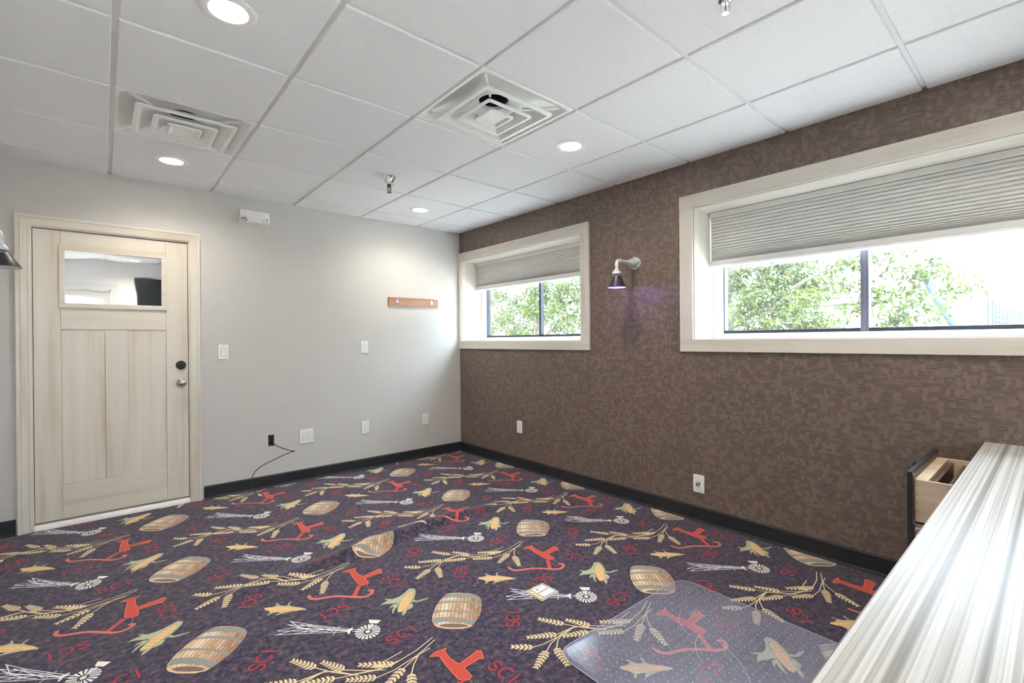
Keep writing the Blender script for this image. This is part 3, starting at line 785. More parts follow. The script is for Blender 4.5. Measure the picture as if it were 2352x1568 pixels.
# ------------------------------------------------------------------ windows
def make_window(name, y0, y1, z0, z1, left_casing, mull_y, mull_w, head_x=0.29):
    """opening y0 < y < y1 (y1 is its left side seen from the room); the empty sits at the sill"""
    w = structure(name, (0, (y0 + y1) / 2, z0)); cy = (y0 + y1) / 2
    Y = lambda y: y - cy
    Z = lambda z: z - z0
    cw, th = 0.093, 0.019
    P = lambda nm, m, a: MB().box(*a).build(nm, m, w, bevel=0.0025)
    # flat casing boards on the wall
    P('casing_board', M['trim_z'], (-th, Y(y1), Z(z0), 0, Y(y1 + left_casing), Z(z1)))
    P('casing_board', M['trim_z'], (-th, Y(y0 - cw), Z(z0), 0, Y(y0), Z(z1)))
    P('casing_board', M['trim_y'], (-th - 0.001, Y(y0 - cw), Z(z1), 0, Y(y1 + left_casing), Z(z1 + 0.088)))
    P('casing_board', M['trim_y'], (-th - 0.001, Y(y0 - cw), Z(z0 - 0.082), 0, Y(y1 + left_casing), Z(z0)))
    # boards lining the recess
    t = 0.008; D = 0.262
    P('jamb_board', M['trim_z'], (-0.004, Y(y1 - t), Z(z0 + t), D, Y(y1), Z(z1 - t)))
    P('jamb_board', M['trim_z'], (-0.004, Y(y0), Z(z0 + t), D, Y(y0 + t), Z(z1 - t)))
    P('jamb_board', M['trim_y'], (-0.004, Y(y0), Z(z1 - t), D, Y(y1), Z(z1)))
    P('stool_board', M['white_trim'], (-0.004, Y(y0), Z(z0), D, Y(y1), Z(z0 + t)))
    # white stop frame, then the dark sash frame
    s_ = 0.055; X0, X1 = D - 0.002, 0.300
    P('stop_board', M['white_trim'], (X0, Y(y1 - s_ - 0.01), Z(z0 + 0.038), X1, Y(y1), Z(z1)))
    P('stop_board', M['white_trim'], (X0, Y(y0), Z(z0 + 0.038), X1, Y(y0 + s_ + 0.01), Z(z1)))
    P('stop_board', M['white_trim'], (X0, Y(y0), Z(z0), X1, Y(y1), Z(z0 + 0.038)))
    P('stop_board', M['white_trim'], (X0, Y(y0 + s_ + 0.01), Z(z1 - 0.04), X1, Y(y1 - s_ - 0.01), Z(z1)))
    a, b, c, d = y0 + s_ - 0.005, y1 - s_ + 0.005, z0 + 0.030, z1 - 0.03; fx0, fx1 = 0.292, 0.345; fw = 0.022
    P('sash_rail', M['black_alu'], (fx0, Y(a), Z(c), fx1, Y(b), Z(c + fw + 0.008)))
    P('sash_rail', M['black_alu'], (fx0, Y(a), Z(d - fw), fx1, Y(b), Z(d)))
    P('sash_stile', M['black_alu'], (fx0, Y(b - fw), Z(c + fw + 0.008), fx1, Y(b), Z(d - fw)))
    P('sash_stile', M['black_alu'], (fx0, Y(a), Z(c + fw + 0.008), fx1, Y(a + fw), Z(d - fw)))
    mu = MB().box(fx0 - 0.006, Y(mull_y - mull_w / 2), Z(c + 0.012), fx1 - 0.012, Y(mull_y + mull_w / 2), Z(d - fw))
    mu.box(fx0 - 0.012, Y(mull_y - mull_w * 0.12), Z(c + 0.012), fx0 - 0.004, Y(mull_y + mull_w * 0.12), Z(d - fw))
    mu.build('meeting_stile', M['grey_alu'] if mull_w > 0.03 else M['black_alu'], w, bevel=0.0015)
    for p, q, xx in ((a + fw, mull_y - mull_w / 2, 0.330), (mull_y + mull_w / 2, b - fw, 0.316)):
        MB().box(xx, Y(p), Z(c + fw + 0.008), xx + 0.004, Y(q), Z(d - fw)).build('pane', M['pane'], w)
    return w
make_window('window_1', W1[0], W1[1], W1[2], W1[3], 0.046, -0.985, 0.024)
make_window('window_2', W2[0], W2[1], W2[2], W2[3], 0.093, -3.645, 0.040)

def make_shade(y0, y1, ztop, zbot, label, clips):
    """pleated cellular shade: headrail, pleated fabric, bottom rail, clear handles"""
    cy = (y0 + y1) / 2
    t = thing('cellular_shade', label, 'window shade', (0.205, cy, ztop), 0, 'grey cellular shades in the right wall windows')
    hw = (y1 - y0) / 2
    hr = 0.036
    MB().box(-0.022, -hw, -hr, 0.024, hw, 0).build('headrail', M['shade'], t, bevel=0.004)
    fb = MB(); z = -hr; zs = [z]; total = (ztop - zbot) - hr - 0.046
    k = 0
    raw = []
    while k < 19: raw.append(0.0225 - 0.0185 * smooth01(max(0, (k - 5) / 13))); k += 1
    sc = total / sum(raw)
    front, back = [], []
    for d in raw:
        d *= sc
        front += [(-0.003, z), (-0.0125, z - d * 0.22), (-0.0150, z - d * 0.45), (-0.0120, z - d * 0.80)]
        back += [(0.018, z), (0.030, z - d * 0.5)]
        z -= d
    front.append((-0.003, z)); back.append((0.018, z))
    ring = lambda yy: [(x, yy, zz) for x, zz in front] + [(x, yy, zz) for x, zz in reversed(back)]
    fb.loft([ring(-hw + 0.004), ring(hw - 0.004)])
    # cell webs so the open ends read as a honeycomb
    fb.build('pleated_fabric', M['shade'], t)
    MB().box(-0.020, -hw, z - 0.030, 0.022, hw, z).build('bottom_rail', M['shade'], t, bevel=0.003)
    MB().box(-0.021, -hw, z - 0.046, 0.023, hw, z - 0.030).build('rail_cap', M['white_plastic'], t, bevel=0.003)
    for c in clips:
        MB().box(-0.028, c - cy - 0.022, z - 0.047, -0.019, c - cy + 0.022, z - 0.032).build('handle', M['white_plastic'], t, bevel=0.002)
    return t
make_shade(W1[0] + 0.012, W1[1] - 0.014, 2.088, 1.783, 'half-lowered grey pleated shade in the smaller far window beside the room corner', (-0.55, -1.38))
make_shade(W2[0] + 0.012, W2[1] - 0.022, 2.090, 1.712, 'half-lowered grey pleated shade in the wide near window, its edge beside the frame catching light', (-3.05, -4.10))

# ------------------------------------------------------------------ doors
def casing(name, x0, x1, z1, yface, sgn, mat_v, mat_h, w=0.066):
    """profiled casing round a door: sgn = -1 projects towards -y"""
    o = structure(name, ((x0 + x1) / 2, yface, 0)); cx = (x0 + x1) / 2
    prof = [(0, 0), (0, 0.012), (0.009, 0.014), (0.011, 0.011), (0.030, 0.014), (0.044, 0.018), (0.047, 0.015), (0.052, 0.020), (w, 0.021), (w, 0)]
    def P(px, pz, d): return (px - cx, sgn * d, pz)
    for side in (0, 1):
        b = MB(); sx = -1 if side == 0 else 1; xe = x0 if side == 0 else x1
        b.loft([[P(xe + sx * q, 0, d) for q, d in prof], [P(xe + sx * q, z1 + q, d) for q, d in prof]], cap0=True, cap1=True)
        b.build('casing_leg', mat_v, o)
    b = MB()
    b.loft([[P(x0 - q, z1 + q, d) for q, d in prof], [P(x1 + q, z1 + q, d) for q, d in prof]], cap0=True, cap1=True)
    b.build('casing_head', mat_h, o)
    return o
tr = casing('trim_1', DX0 - 0.002 + 0.006, DX1 + 0.002 - 0.006, DZ1 - 0.003, 0.0, -1, M['trim_z'], M['trim_x'])
_cx = (DX0 + DX1) / 2
# jamb lining, stop and sill board belong to the trim
for x0, x1 in ((DX0, DX0 + 0.012), (DX1 - 0.012, DX1)):
    MB().box(x0 - _cx, 0.0, 0, x1 - _cx, 0.155, DZ1).build('jamb_lining', M['trim_z'], tr)
MB().box(DX0 + 0.012 - _cx, 0.0, DZ1 - 0.012, DX1 - 0.012 - _cx, 0.155, DZ1).build('jamb_lining', M['trim_x'], tr)
MB().box(DX0 + 0.012 - _cx, 0.056, DZ1 - 0.05, DX1 - 0.012 - _cx, 0.10, DZ1 - 0.012).build('door_stop', M['trim_x'], tr)
MB().prism([(-0.014, 0.0), (0.155, 0.0), (0.155, 0.034), (0.004, 0.034), (-0.010, 0.016)], 'x', DX0 + 0.012 - _cx, DX1 - 0.012 - _cx).build('threshold', M['white_trim'], tr, bevel=0.002)

def make_door():
    X0, X1, Z0, Z1 = -3.3585, -2.5185, 0.046, 1.983; F, Bk = 0.010, 0.052; cx = (X0 + X1) / 2
    d = structure('door_1', (cx, F, Z0))
    def bx(nm, m, x0, x1, z0, z1, f=0.0, bk=Bk - F, bev=0.0022):
        return MB().box(x0 - cx, f, z0 - Z0, x1 - cx, bk, z1 - Z0).build(nm, m, d, bevel=bev)
    e = 0.0007
    bx('core', M['wash_z'], X0 + 0.004, X1 - 0.004, Z0 + 0.003, Z1 - 0.004, 0.0105, Bk - F - 0.010, 0)
    bx('stile', M['wash_z'], X0, -3.227 - e, Z0, Z1)
    bx('stile', M['wash_z'], -2.655 + e, X1, Z0, Z1)
    bx('top_rail', M['wash_x'], -3.227, -2.655, 1.880, Z1)
    bx('lock_rail', M['wash_x'], -3.227, -2.655, 1.3185 + e, 1.470)
    bx('bottom_rail', M['wash_x'], -3.227, -2.655, Z0, 0.2725 - e)
    bx('mullion', M['wash_z'], -3.002, -2.8775, 0.2725, 1.3185)
    bx('panel', M['wash_z'], -3.2245, -3.0045, 0.2750, 1.3158, 0.0055, 0.0108, 0.001)
    bx('panel', M['wash_z'], -2.8750, -2.6572, 0.2750, 1.3158, 0.0055, 0.0108, 0.001)
    # raised lite frame
    f = MB()
    for a in ((-3.234, -2.647, 1.851, 1.884), (-3.234, -2.647, 1.466, 1.4985)):
        f.box(a[0] - cx, -0.012, a[2] - Z0, a[1] - cx, 0.010, a[3] - Z0)
    for a in ((-3.234, -3.206, 1.4985, 1.851), (-2.680, -2.647, 1.4985, 1.851)):
        f.box(a[0] - cx, -0.012, a[2] - Z0, a[1] - cx, 0.010, a[3] - Z0)
    f.build('lite_frame', M['wash_x'], d, bevel=0.003)
    bx('glass', M['mirror'], -3.206, -2.680, 1.4985, 1.851, 0.002, 0.010, 0)
    
    # hardware
    kx, kz = -2.563 - cx, 0.922 - Z0
    k = MB().lathe([(0.0, 0.0), (0.033, 0.0), (0.033, -0.004), (0.028, -0.010), (0.013, -0.013), (0.011, -0.034), (0.018, -0.040), (0.026, -0.050), (0.0275, -0.058), (0.024, -0.066), (0.014, -0.071), (0.0, -0.072)], 'y', 32, (kx, 0, kz), cap0=False, cap1=False)
    k.build('door_knob', M['nickel'], d, smooth=40)
    dz = 1.054 - Z0
    b = MB().lathe([(0.0, 0.0), (0.0325, 0.0), (0.0325, -0.008), (0.028, -0.014), (0.0, -0.015)], 'y', 32, (kx - 0.002, 0, dz), cap0=False, cap1=False)
    db = b.build('deadbolt', M['black_metal'], d, smooth=35)
    MB().box(kx - 0.019, -0.024, dz - 0.005, kx + 0.015, -0.014, dz + 0.005).build('thumb_turn', M['black_metal'], db, bevel=0.002)
    MB().box(X0 - cx, -0.001, 0.0, X1 - cx, 0.042, 0.008).build('door_sweep', M['box_brown'], d) if False else None
    return d
make_door()

# unseen closed box added behind the door to stop sky light leaking in
MB().box(-3.9, 1.30, -0.02, -2.0, 1.36, 2.6).box(-3.96, 0.161, -0.02, -3.90, 1.36, 2.6).box(-2.0, 0.161, -0.02, -1.94, 1.36, 2.6).box(-3.9, 0.161, -0.06, -2.0, 1.30, -0.02).box(-3.9, 0.161, 2.6, -2.0, 1.30, 2.66).build('light_block_box', M['box_brown'], kind='structure')
# the doorway behind the camera, seen only in the door glass
tr2 = casing('trim_2', -3.50, -2.92, 2.02, YF, 1, M['white_trim'], M['white_trim'])
d2 = structure('door_2', (-3.21, YF - 0.02, 0.01))
b = MB()
for q in ((-0.289, 0, -0.19, 2.008), (0.19, 0, 0.289, 2.008), (-0.19, 0, 0.19, 0.98), (-0.19, 1.86, 0.19, 2.008)): b.box(q[0], -0.045, q[1], q[2], 0, q[3])
b.build('slab', M['white_trim'], d2)
MB().box(-0.19, -0.026, 0.98, 0.19, -0.020, 1.86).build('pane', M['pane'], d2)  # pane made up to whiten the mirrored view and let in fill light
MB().box(-0.13, 0.0, 0.2, 0.13, 0.008, 0.85).build('panel', M['white_trim'], d2, bevel=0.004)
tv = thing('television', 'black flat television mirrored in the door glass', 'television', (-2.10, YF + 0.03, 1.91))
MB().box(-0.53, 0.018, -0.30, 0.53, 0.062, 0.30).build('housing', M['black_metal'], tv, bevel=0.004)
MB().box(-0.518, 0.0622, -0.285, 0.518, 0.0634, 0.288).build('screen', M['screen'], tv)
MB().box(-0.16, -0.028, -0.12, 0.16, 0.018, 0.12).build('wall_bracket', M['black_metal'], tv)

# ------------------------------------------------------------------ ceiling fixtures
def make_can(x, y, label):
    t = thing('recessed_light', label, 'ceiling light', (x, y, H), 0, 'recessed can lights in the tile ceiling')
    MB().lathe([(0.092, 0.0), (0.0915, -0.0025), (0.084, -0.0055), (0.068, -0.0055), (0.0635, -0.0045), (0.0630, -0.002), (0.0630, 0.010), (0.077, 0.010), (0.0775, 0.0)], 'z', 48, closed=True).build('trim_ring', M['white_metal'], t, smooth=35)
    MB().lathe([(0.0632, 0.009), (0.056, 0.060), (0.0565, 0.0605), (0.0642, 0.0095)], 'z', 40, closed=True).lathe([(0.0, 0.058), (0.0585, 0.058), (0.0585, 0.062), (0.0, 0.062)], 'z', 40, cap0=False, cap1=False).build('reflector', M['can_cone'], t, smooth=35)
    MB().lathe([(0.0, 0.030), (0.045, 0.031), (0.0588, 0.036), (0.0588, 0.041), (0.0, 0.041)], 'z', 40, cap0=False, cap1=False).build('lens', M['can_lens'], t, smooth=35)
    return t
make_can(*CANS[0], 'large glowing recessed light at the top edge, nearest in view, left of centre')
make_can(*CANS[1], 'recessed light below the left air diffuser, nearest the door')
make_can(*CANS[2], 'recessed light right of the centre air diffuser, towards the windows')
make_can(*CANS[3], 'smallest recessed light, in the far corner past the chrome sprinkler')
make_can(*CANS[4], 'recessed light above the doorway behind the camera')
make_can(*CANS[5], 'recessed light above the striped counter')

def make_diffuser(x, y, label):
    t = thing('air_diffuser', label, 'air vent', (x, y, H), 0, 'square cone air diffusers in the ceiling')
    # pan: flat lip, rolled edge, hood up to the round neck
    def c20(r, z):
        pts = []
        for q in range(4):
            for i in range(5):
                a = math.pi / 2 * q + math.pi / 2 * (i + 0.5) / 5
                pts.append((r * math.cos(a), r * math.sin(a), z))
        return pts
    pan = [rsquare(0.2965, 0.014, 0.004), rsquare(0.2965, 0.004, 0.004), rsquare(0.283, 0.003, 0.006), rsquare(0.276, 0.008, 0.03), rsquare(0.262, 0.018, 0.03),
           rsquare(0.235, 0.034, 0.05), rsquare(0.20, 0.046, 0.07), rsquare(0.150, 0.054, 0.09), rsquare(0.115, 0.058, 0.09), c20(0.086, 0.060), c20(0.081, 0.064), c20(0.078, 0.078)]
    MB().loft(pan).build('hood', M['white_metal'], t, smooth=30)
    MB().loft([c20(0.078, 0.077), c20(0.078, 0.190)], cap1=True).build('neck_duct', M['duct'], t, smooth=30)
    def vane(half, z0, lip, up_half, z1, r0, r1):
        prof = [(half - 0.001, z0 + 0.009, r0), (half, z0, r0), (half - lip, z0 - 0.001, r0 * 0.7), (up_half, z1, r1), (up_half + 0.004, z1 + 0.003, r1), (half - lip + 0.005, z0 + 0.010, r0 * 0.7)]
        return MB().loft([rsquare(h, z, r) for h, z, r in prof], closed=True).build('vane', M['white_metal'], t, smooth=30)
    vane(0.222, -0.020, 0.019, 0.132, 0.030, 0.018, 0.03)
    vane(0.145, -0.027, 0.015, 0.085, 0.014, 0.014, 0.02)
    MB().loft([rsquare(0.0755, -0.0195, 0.010), rsquare(0.0765, -0.029, 0.010), rsquare(0.066, -0.030, 0.008), rsquare(0.036, -0.010, 0.004)], cap0=True, cap1=True).build('centre_vane', M['white_metal'], t, smooth=30)
    MB().lathe([(0.007, -0.0095), (0.0065, -0.013), (0.0, -0.0135)], 'z', 12, cap0=True, cap1=False).build('screw', M['nickel'], t, smooth=40)
    for q in range(4):
        a = math.radians(45 + 90 * q); c, d = math.cos(a), math.sin(a); b = MB()
        P = lambda u, v, z: (u * c - v * d, u * d + v * c, z)
        vs = [P(u, v, z) for z in (0.012, 0.024) for u, v in ((0.150, -0.005), (0.345, -0.005), (0.345, 0.005), (0.150, 0.005))]
        b.add(vs, [(3, 2, 1, 0), (4, 5, 6, 7), (0, 1, 5, 4), (1, 2, 6, 5), (2, 3, 7, 6), (3, 0, 4, 7)])
        b.build('support_bar', M['white_plastic'], t)
    return t
make_diffuser(*DIFFS[0], 'square cone air diffuser in the middle of the ceiling, closest to the windows')
make_diffuser(*DIFFS[1], 'square cone air diffuser on the left, above the door')

def make_sprinkler(x, y, rz, label, guard_mat):
    t = thing('fire_sprinkler', label, 'sprinkler', (x, y, H), rz, 'chrome sprinkler heads')
    MB().lathe([(0.0355, 0.0), (0.0365, -0.002), (0.034, -0.006), (0.023, -0.034), (0.0225, -0.046), (0.0185, -0.048), (0.0, -0.048)], 'z', 32, cap0=True, cap1=False).build('escutcheon', M['chrome'], t, smooth=28)
    MB().lathe([(0.012, -0.047), (0.012, -0.054), (0.009, -0.058), (0.0, -0.058)], 'z', 16, cap0=True, cap1=False).build('orifice', guard_mat, t, smooth=28)
    for s in (1, -1):
        MB().tube([(s * 0.011, 0, -0.052), (s * 0.0145, 0, -0.060), (s * 0.0145, 0, -0.073), (s * 0.010, 0, -0.083), (s * 0.003, 0, -0.087)], 0.0022, 8).build('frame_arm', guard_mat, t, smooth=40)
    MB().lathe([(0.0018, -0.057), (0.0024, -0.066), (0.0018, -0.083)], 'z', 8).build('glass_bulb', M['red'], t, smooth=40)
    d = MB(); n = 24
    ring0 = [((0.013 if i % 2 else 0.0105) * math.cos(2 * math.pi * i / n), (0.013 if i % 2 else 0.0105) * math.sin(2 * math.pi * i / n), -0.0875) for i in range(n)]
    ring1 = [(p[0], p[1], -0.0895) for p in ring0]
    d.loft([ring0, ring1], cap0=True, cap1=True).build('deflector', guard_mat, t)
    return t
make_sprinkler(-1.435, -1.202, 0.5, 'small chrome sprinkler head hanging between the two far downlights', M['brass_dark']).scale = (1.30, 1.30, 1.30)
make_sprinkler(-1.407, -3.639, -0.65, 'larger chrome sprinkler head cut by the top edge of the picture', M['chrome'])

# ------------------------------------------------------------------ wall sconces
def make_sconce(loc, rz, lit, label, arm=0.226, r0=0.0295, r1=0.0668, ch=0.080):
    t = thing('wall_sconce', label, 'wall lamp', loc, rz, 'pipe sconces on the side walls')
    fl = [(0.047 * math.cos(a) * (1 + 0.10 * math.cos(2 * a)), -0.002, 0.047 * math.sin(a) * (1 - 0.0 * math.cos(2 * a))) for a in [2 * math.pi * i / 32 for i in range(32)]]
    MB().loft([[(p[0], 0.0, p[2]) for p in fl], [(p[0], -0.009, p[2]) for p in fl], [(p[0] * 0.93, -0.012, p[2] * 0.93) for p in fl]], cap0=True, cap1=True).build('flange', M['pipe'], t, smooth=35)
    for a in (0, math.pi):
        MB().lathe([(0.005, -0.0122), (0.005, -0.0128), (0.0, -0.0128)], 'y', 10, (0.038 * math.cos(a), 0, 0), cap0=True, cap1=False).build('screw_hole', M['dark'], t)
    MB().lathe([(0.034, -0.010), (0.034, -0.024), (0.031, -0.026), (0.031, -0.030), (0.034, -0.032), (0.034, -0.046), (0.019, -0.074), (0.0175, -0.076), (0.0175, -0.082), (0.0165, -0.083), (0.0165, -0.090)], 'y', 32).build('reducer', M['pipe'], t, smooth=30)
    R_, zc = 0.026, 0.0
    ax = -arm; zb = -0.1135 - ch
    pts = [(0, -0.085, 0), (0, -0.110, 0), (0, ax + R_ + 0.001, 0)] + [(0, ax + R_ - R_ * math.sin(a), -R_ + R_ * math.cos(a)) for a in [math.pi / 2 * i / 8 for i in range(9)]] + [(0, ax, -0.034)]
    MB().tube(pts, 0.0125, 20).build('pipe_arm', M['pipe'], t, smooth=40)
    MB().lathe([(0.0150, ax + 0.046), (0.0155, ax + 0.038), (0.0150, ax + 0.030)], 'y', 20).build('elbow_collar', M['pipe'], t, smooth=40)
    MB().lathe([(0.0150, -0.033), (0.0150, -0.041), (0.0105, -0.041), (0.0105, -0.054), (0.0145, -0.055), (0.0155, -0.062), (0.0150, -0.066), (0.029, -0.082), (0.031, -0.086), (0.031, -0.097), (0.028, -0.099)], 'z', 32, (0, ax, 0)).build('socket_cup', M['pipe'], t, smooth=30)
    MB().lathe([(0.026, -0.098), (0.026, -0.106)], 'z', 28, (0, ax, 0)).build('gasket', M['black_metal'], t, smooth=30)
    MB().lathe([(0.024, -0.1055), (0.0275, -0.107), (0.0275, -0.112), (0.025, -0.1135)], 'z', 28, (0, ax, 0)).build('ring', M['chrome'], t, smooth=30)
    sh = MB().lathe([(0.025, -0.113), (r0, -0.1135), (r1, zb), (r1 + 0.0002, zb - 0.0015), (r1 - 0.0013, zb - 0.0015), (r1 - 0.0028, zb), (r0 - 0.0025, -0.1150)], 'z', 48, (0, ax, 0), closed=True).build('lamp_shade', M['black_metal'], t, smooth=30)
    MB().lathe([(r1 - 0.0033, zb - 0.0001), (r0 - 0.0027, -0.1155), (r0 - 0.0040, -0.1155), (r1 - 0.0046, zb - 0.0001)], 'z', 48, (0, ax, 0), closed=True).build('shade_lining', M['shade_inner'], sh, smooth=30)
    MB().lathe([(0.0, -0.118), (0.022, -0.120), (r1 * 0.5, zb + 0.0435), (r1 * 0.73, zb + 0.0135), (r1 * 0.66, zb + 0.0045), (0.0, zb + 0.0015)], 'z', 32, (0, ax, 0), cap0=False, cap1=False).build('bulb', M['purple_bulb'] if lit else M['bulb_off'], t, smooth=40)
    if lit:
        pd = bpy.data.lights.new('purple_lamp', 'POINT'); pd.energy = 1.6; pd.color = (0.45, 0.25, 1.0); pd.shadow_soft_size = 0.015
        po = bpy.data.objects.new('purple_lamp', pd); COL.objects.link(po); po.parent = t; po.location = (0, ax, zb - 0.001)
    return t
make_sconce((0, -2.302, 1.787), -math.pi / 2, True, 'pipe sconce glowing purple under its black shade, on the brown wall between the windows')
make_sconce((XL, -0.947, 1.788), math.pi / 2, False, 'unlit pipe sconce with black shade cut by the left edge, beside the door', 0.183, 0.034, 0.078, 0.067)

# ------------------------------------------------------------------ things on the walls
def wall_thing(name, label, cat, wall, u, z, group=None):
    if wall == 'back': return thing(name, label, cat, (u, 0, z), 0, group)
    if wall == 'right': return thing(name, label, cat, (0, u, z), -math.pi / 2, group)

def plate(t, w, h):
    MB().prism([(-w / 2, -h / 2), (w / 2, -h / 2), (w / 2, h / 2), (-w / 2, h / 2)], 'y', 0, -0.0055).build('cover_plate', M['white_plastic'], t, bevel=0.003)
    for x in ([0] if w < 0.1 else [-0.023, 0.023]):
        for z in (-0.0485, 0.0485):
            MB().lathe([(0.0028, -0.0055), (0.0026, -0.0065), (0.0, -0.0065)], 'y', 10, (x, 0, z), cap0=True, cap1=False).build('screw', M['white_trim'], t)

def receptacle(t, x):
    r = MB().box(x - 0.0165, -0.0075, -0.0335, x + 0.0165, -0.005, 0.0335).build('receptacle', M['white_plastic'], t, bevel=0.001)
    b = MB()
    b.box(x - 0.0175, -0.0058, -0.0345, x + 0.0175, -0.0056, 0.0345)
    b.build('recess_line', M['slot'], r)
    s = MB()
    for z in (0.017, -0.0155):
        s.box(x - 0.0075, -0.0079, z, x - 0.0058, -0.0074, z + 0.007)
        s.box(x + 0.0058, -0.0079, z + 0.0005, x + 0.0075, -0.0074, z + 0.0065)
        s.lathe([(0.0028, -0.0074), (0.0028, -0.0079), (0.0, -0.0079)], 'y', 10, (x, 0, z - 0.006), cap0=True, cap1=False)
    s.build('slots', M['slot'], r)
G_O = 'white outlets and wall plates'
o = wall_thing('outlet', 'white outlet at mid height on the grey wall, below the coat rack', 'outlet', 'back', -1.112, 1.168, G_O); plate(o, 0.072, 0.117); receptacle(o, 0)
o = wall_thing('outlet', 'white outlet low on the grey wall, directly under the higher one', 'outlet', 'back', -1.108, 0.397, G_O); plate(o, 0.072, 0.117); receptacle(o, 0)
o = wall_thing('outlet', 'white outlet low on the grey wall, nearest the room corner', 'outlet', 'back', -0.449, 0.401, G_O); plate(o, 0.072, 0.117); receptacle(o, 0)
o = wall_thing('double_outlet', 'wide white double outlet low on the grey wall, right of the hanging cable', 'outlet', 'back', -1.652, 0.388, G_O); plate(o, 0.116, 0.122); receptacle(o, -0.023); receptacle(o, 0.023)
o = wall_thing('outlet', 'white outlet low on the brown wall under the far window', 'outlet', 'right', -0.991, 0.394, G_O); plate(o, 0.074, 0.117); receptacle(o, 0)
o = wall_thing('light_switch', 'white rocker light switch on the grey wall beside the door', 'switch', 'back', -2.286, 1.148); plate(o, 0.072, 0.117)
rk = MB().prism([(-0.0058, -0.033), (-0.0085, -0.033), (-0.0062, 0.0), (-0.0100, 0.033), (-0.0058, 0.033)], 'x', -0.016, 0.016).build('rocker', M['white_plastic'], o, bevel=0.0006)
MB().box(-0.0172, -0.0058, -0.0342, 0.0172, -0.0056, 0.0342).build('recess_line', M['slot'], rk)
o = wall_thing('cable_plate', 'white wall plate with a plugged coax port, on the brown wall under the wide window', 'wall plate', 'right', -2.790, 0.2515, G_O)
plate(o, 0.078, 0.119)
ins = MB().box(-0.0165, -0.0072, -0.030, 0.0165, -0.005, 0.030).build('insert', M['white_trim'], o, bevel=0.001)
MB().prism([(-0.012, -0.016), (0.012, -0.016), (0.012, 0.012), (-0.012, 0.012)], 'y', -0.0070, -0.0076).build('port_opening', M['slot'], ins)
MB().tube([(-0.001, -0.004, 0.004), (-0.001, -0.020, 0.001), (-0.001, -0.026, 0.000)], 0.0085, 16).build('coax_plug', M['chrome'], o, smooth=40)
MB().tube([(0.004, -0.012, -0.006), (0.014, -0.014, -0.014), (0.022, -0.012, -0.018), (0.022, -0.010, -0.050), (0.0215, -0.0075, -0.058)], 0.0028, 8).build('tether', M['white_plastic'], o, smooth=40)

# open junction box in the grey wall and the cable that hangs out of it
hx, hz = (HOLE[0] + HOLE[1]) / 2, (HOLE[2] + HOLE[3]) / 2; hw, hh = (HOLE[1] - HOLE[0]) / 2, (HOLE[3] - HOLE[2]) / 2
jb = thing('junction_box', 'open brown junction box set in the grey wall, cable coming out', 'electrical box', (hx, 0, hz))
b = MB(); t_ = 0.002
b.box(-hw, 0.060, -hh, hw, 0.063, hh)
b.box(-hw, 0.001, -hh, -hw + t_, 0.060, hh); b.box(hw - t_, 0.001, -hh, hw, 0.060, hh)
b.box(-hw + t_, 0.001, -hh, hw - t_, 0.060, -hh + t_); b.box(-hw + t_, 0.001, hh - t_, hw - t_, 0.060, hh)
b.build('shell', M['box_brown'], jb)
for s in (1, -1):
    MB().prism([(-0.007, s * hh * 0.98), (0.007, s * hh * 0.98), (0.005, s * (hh - 0.009)), (-0.005, s * (hh - 0.009))], 'y', 0.003, 0.007).build('screw_lug', M['nickel'], jb)
CP = [(-1.930, 0.045, 0.362), (-1.923, 0.020, 0.357), (-1.908, -0.020, 0.348), (-1.878, -0.050, 0.328), (-1.842, -0.080, 0.312), (-1.813, -0.100, 0.300), (-1.795, -0.116, 0.298), (-1.790, -0.124, 0.298),
      (-1.797, -0.131, 0.297), (-1.820, -0.134, 0.296), (-1.866, -0.136, 0.284), (-1.915, -0.138, 0.269), (-1.962, -0.140, 0.253), (-2.006, -0.142, 0.238), (-2.044, -0.145, 0.222), (-2.078, -0.149, 0.204),
      (-2.101, -0.153, 0.181), (-2.117, -0.158, 0.158), (-2.125, -0.163, 0.136), (-2.130, -0.170, 0.094), (-2.122, -0.178, 0.066), (-2.110, -0.186, 0.040), (-2.099, -0.202, 0.0195), (-2.091, -0.215, 0.015)]
cp2 = []
for i in range(len(CP) - 1):
    p0, p1, p2, p3 = (Vector(CP[max(i - 1, 0)]), Vector(CP[i]), Vector(CP[i + 1]), Vector(CP[min(i + 2, len(CP) - 1)]))
    for k in range(4):
        t = k / 4
        cp2.append(0.5 * ((2 * p1) + (p2 - p0) * t + (2 * p0 - 5 * p1 + 4 * p2 - p3) * t * t + (3 * p1 - p0 - 3 * p2 + p3) * t ** 3))
cp2.append(Vector(CP[-1]))
cab = thing('cable', 'thin black cable looping from the open box down onto the carpet', 'cable', (-2.09, -0.21, 0.008))
_o = Vector((-2.09, -0.21, 0.008))
MB().tube([p - _o for p in cp2], 0.0032, 8).build('cord', M['cable'], cab, smooth=60)
MB().tube([Vector((-2.093, -0.212, 0.016)) - _o, Vector((-2.080, -0.233, 0.0125)) - _o, Vector((-2.074, -0.243, 0.0115)) - _o], [0.0045, 0.0055, 0.0050], 10).build('connector', M['white_plastic'], cab, smooth=40)

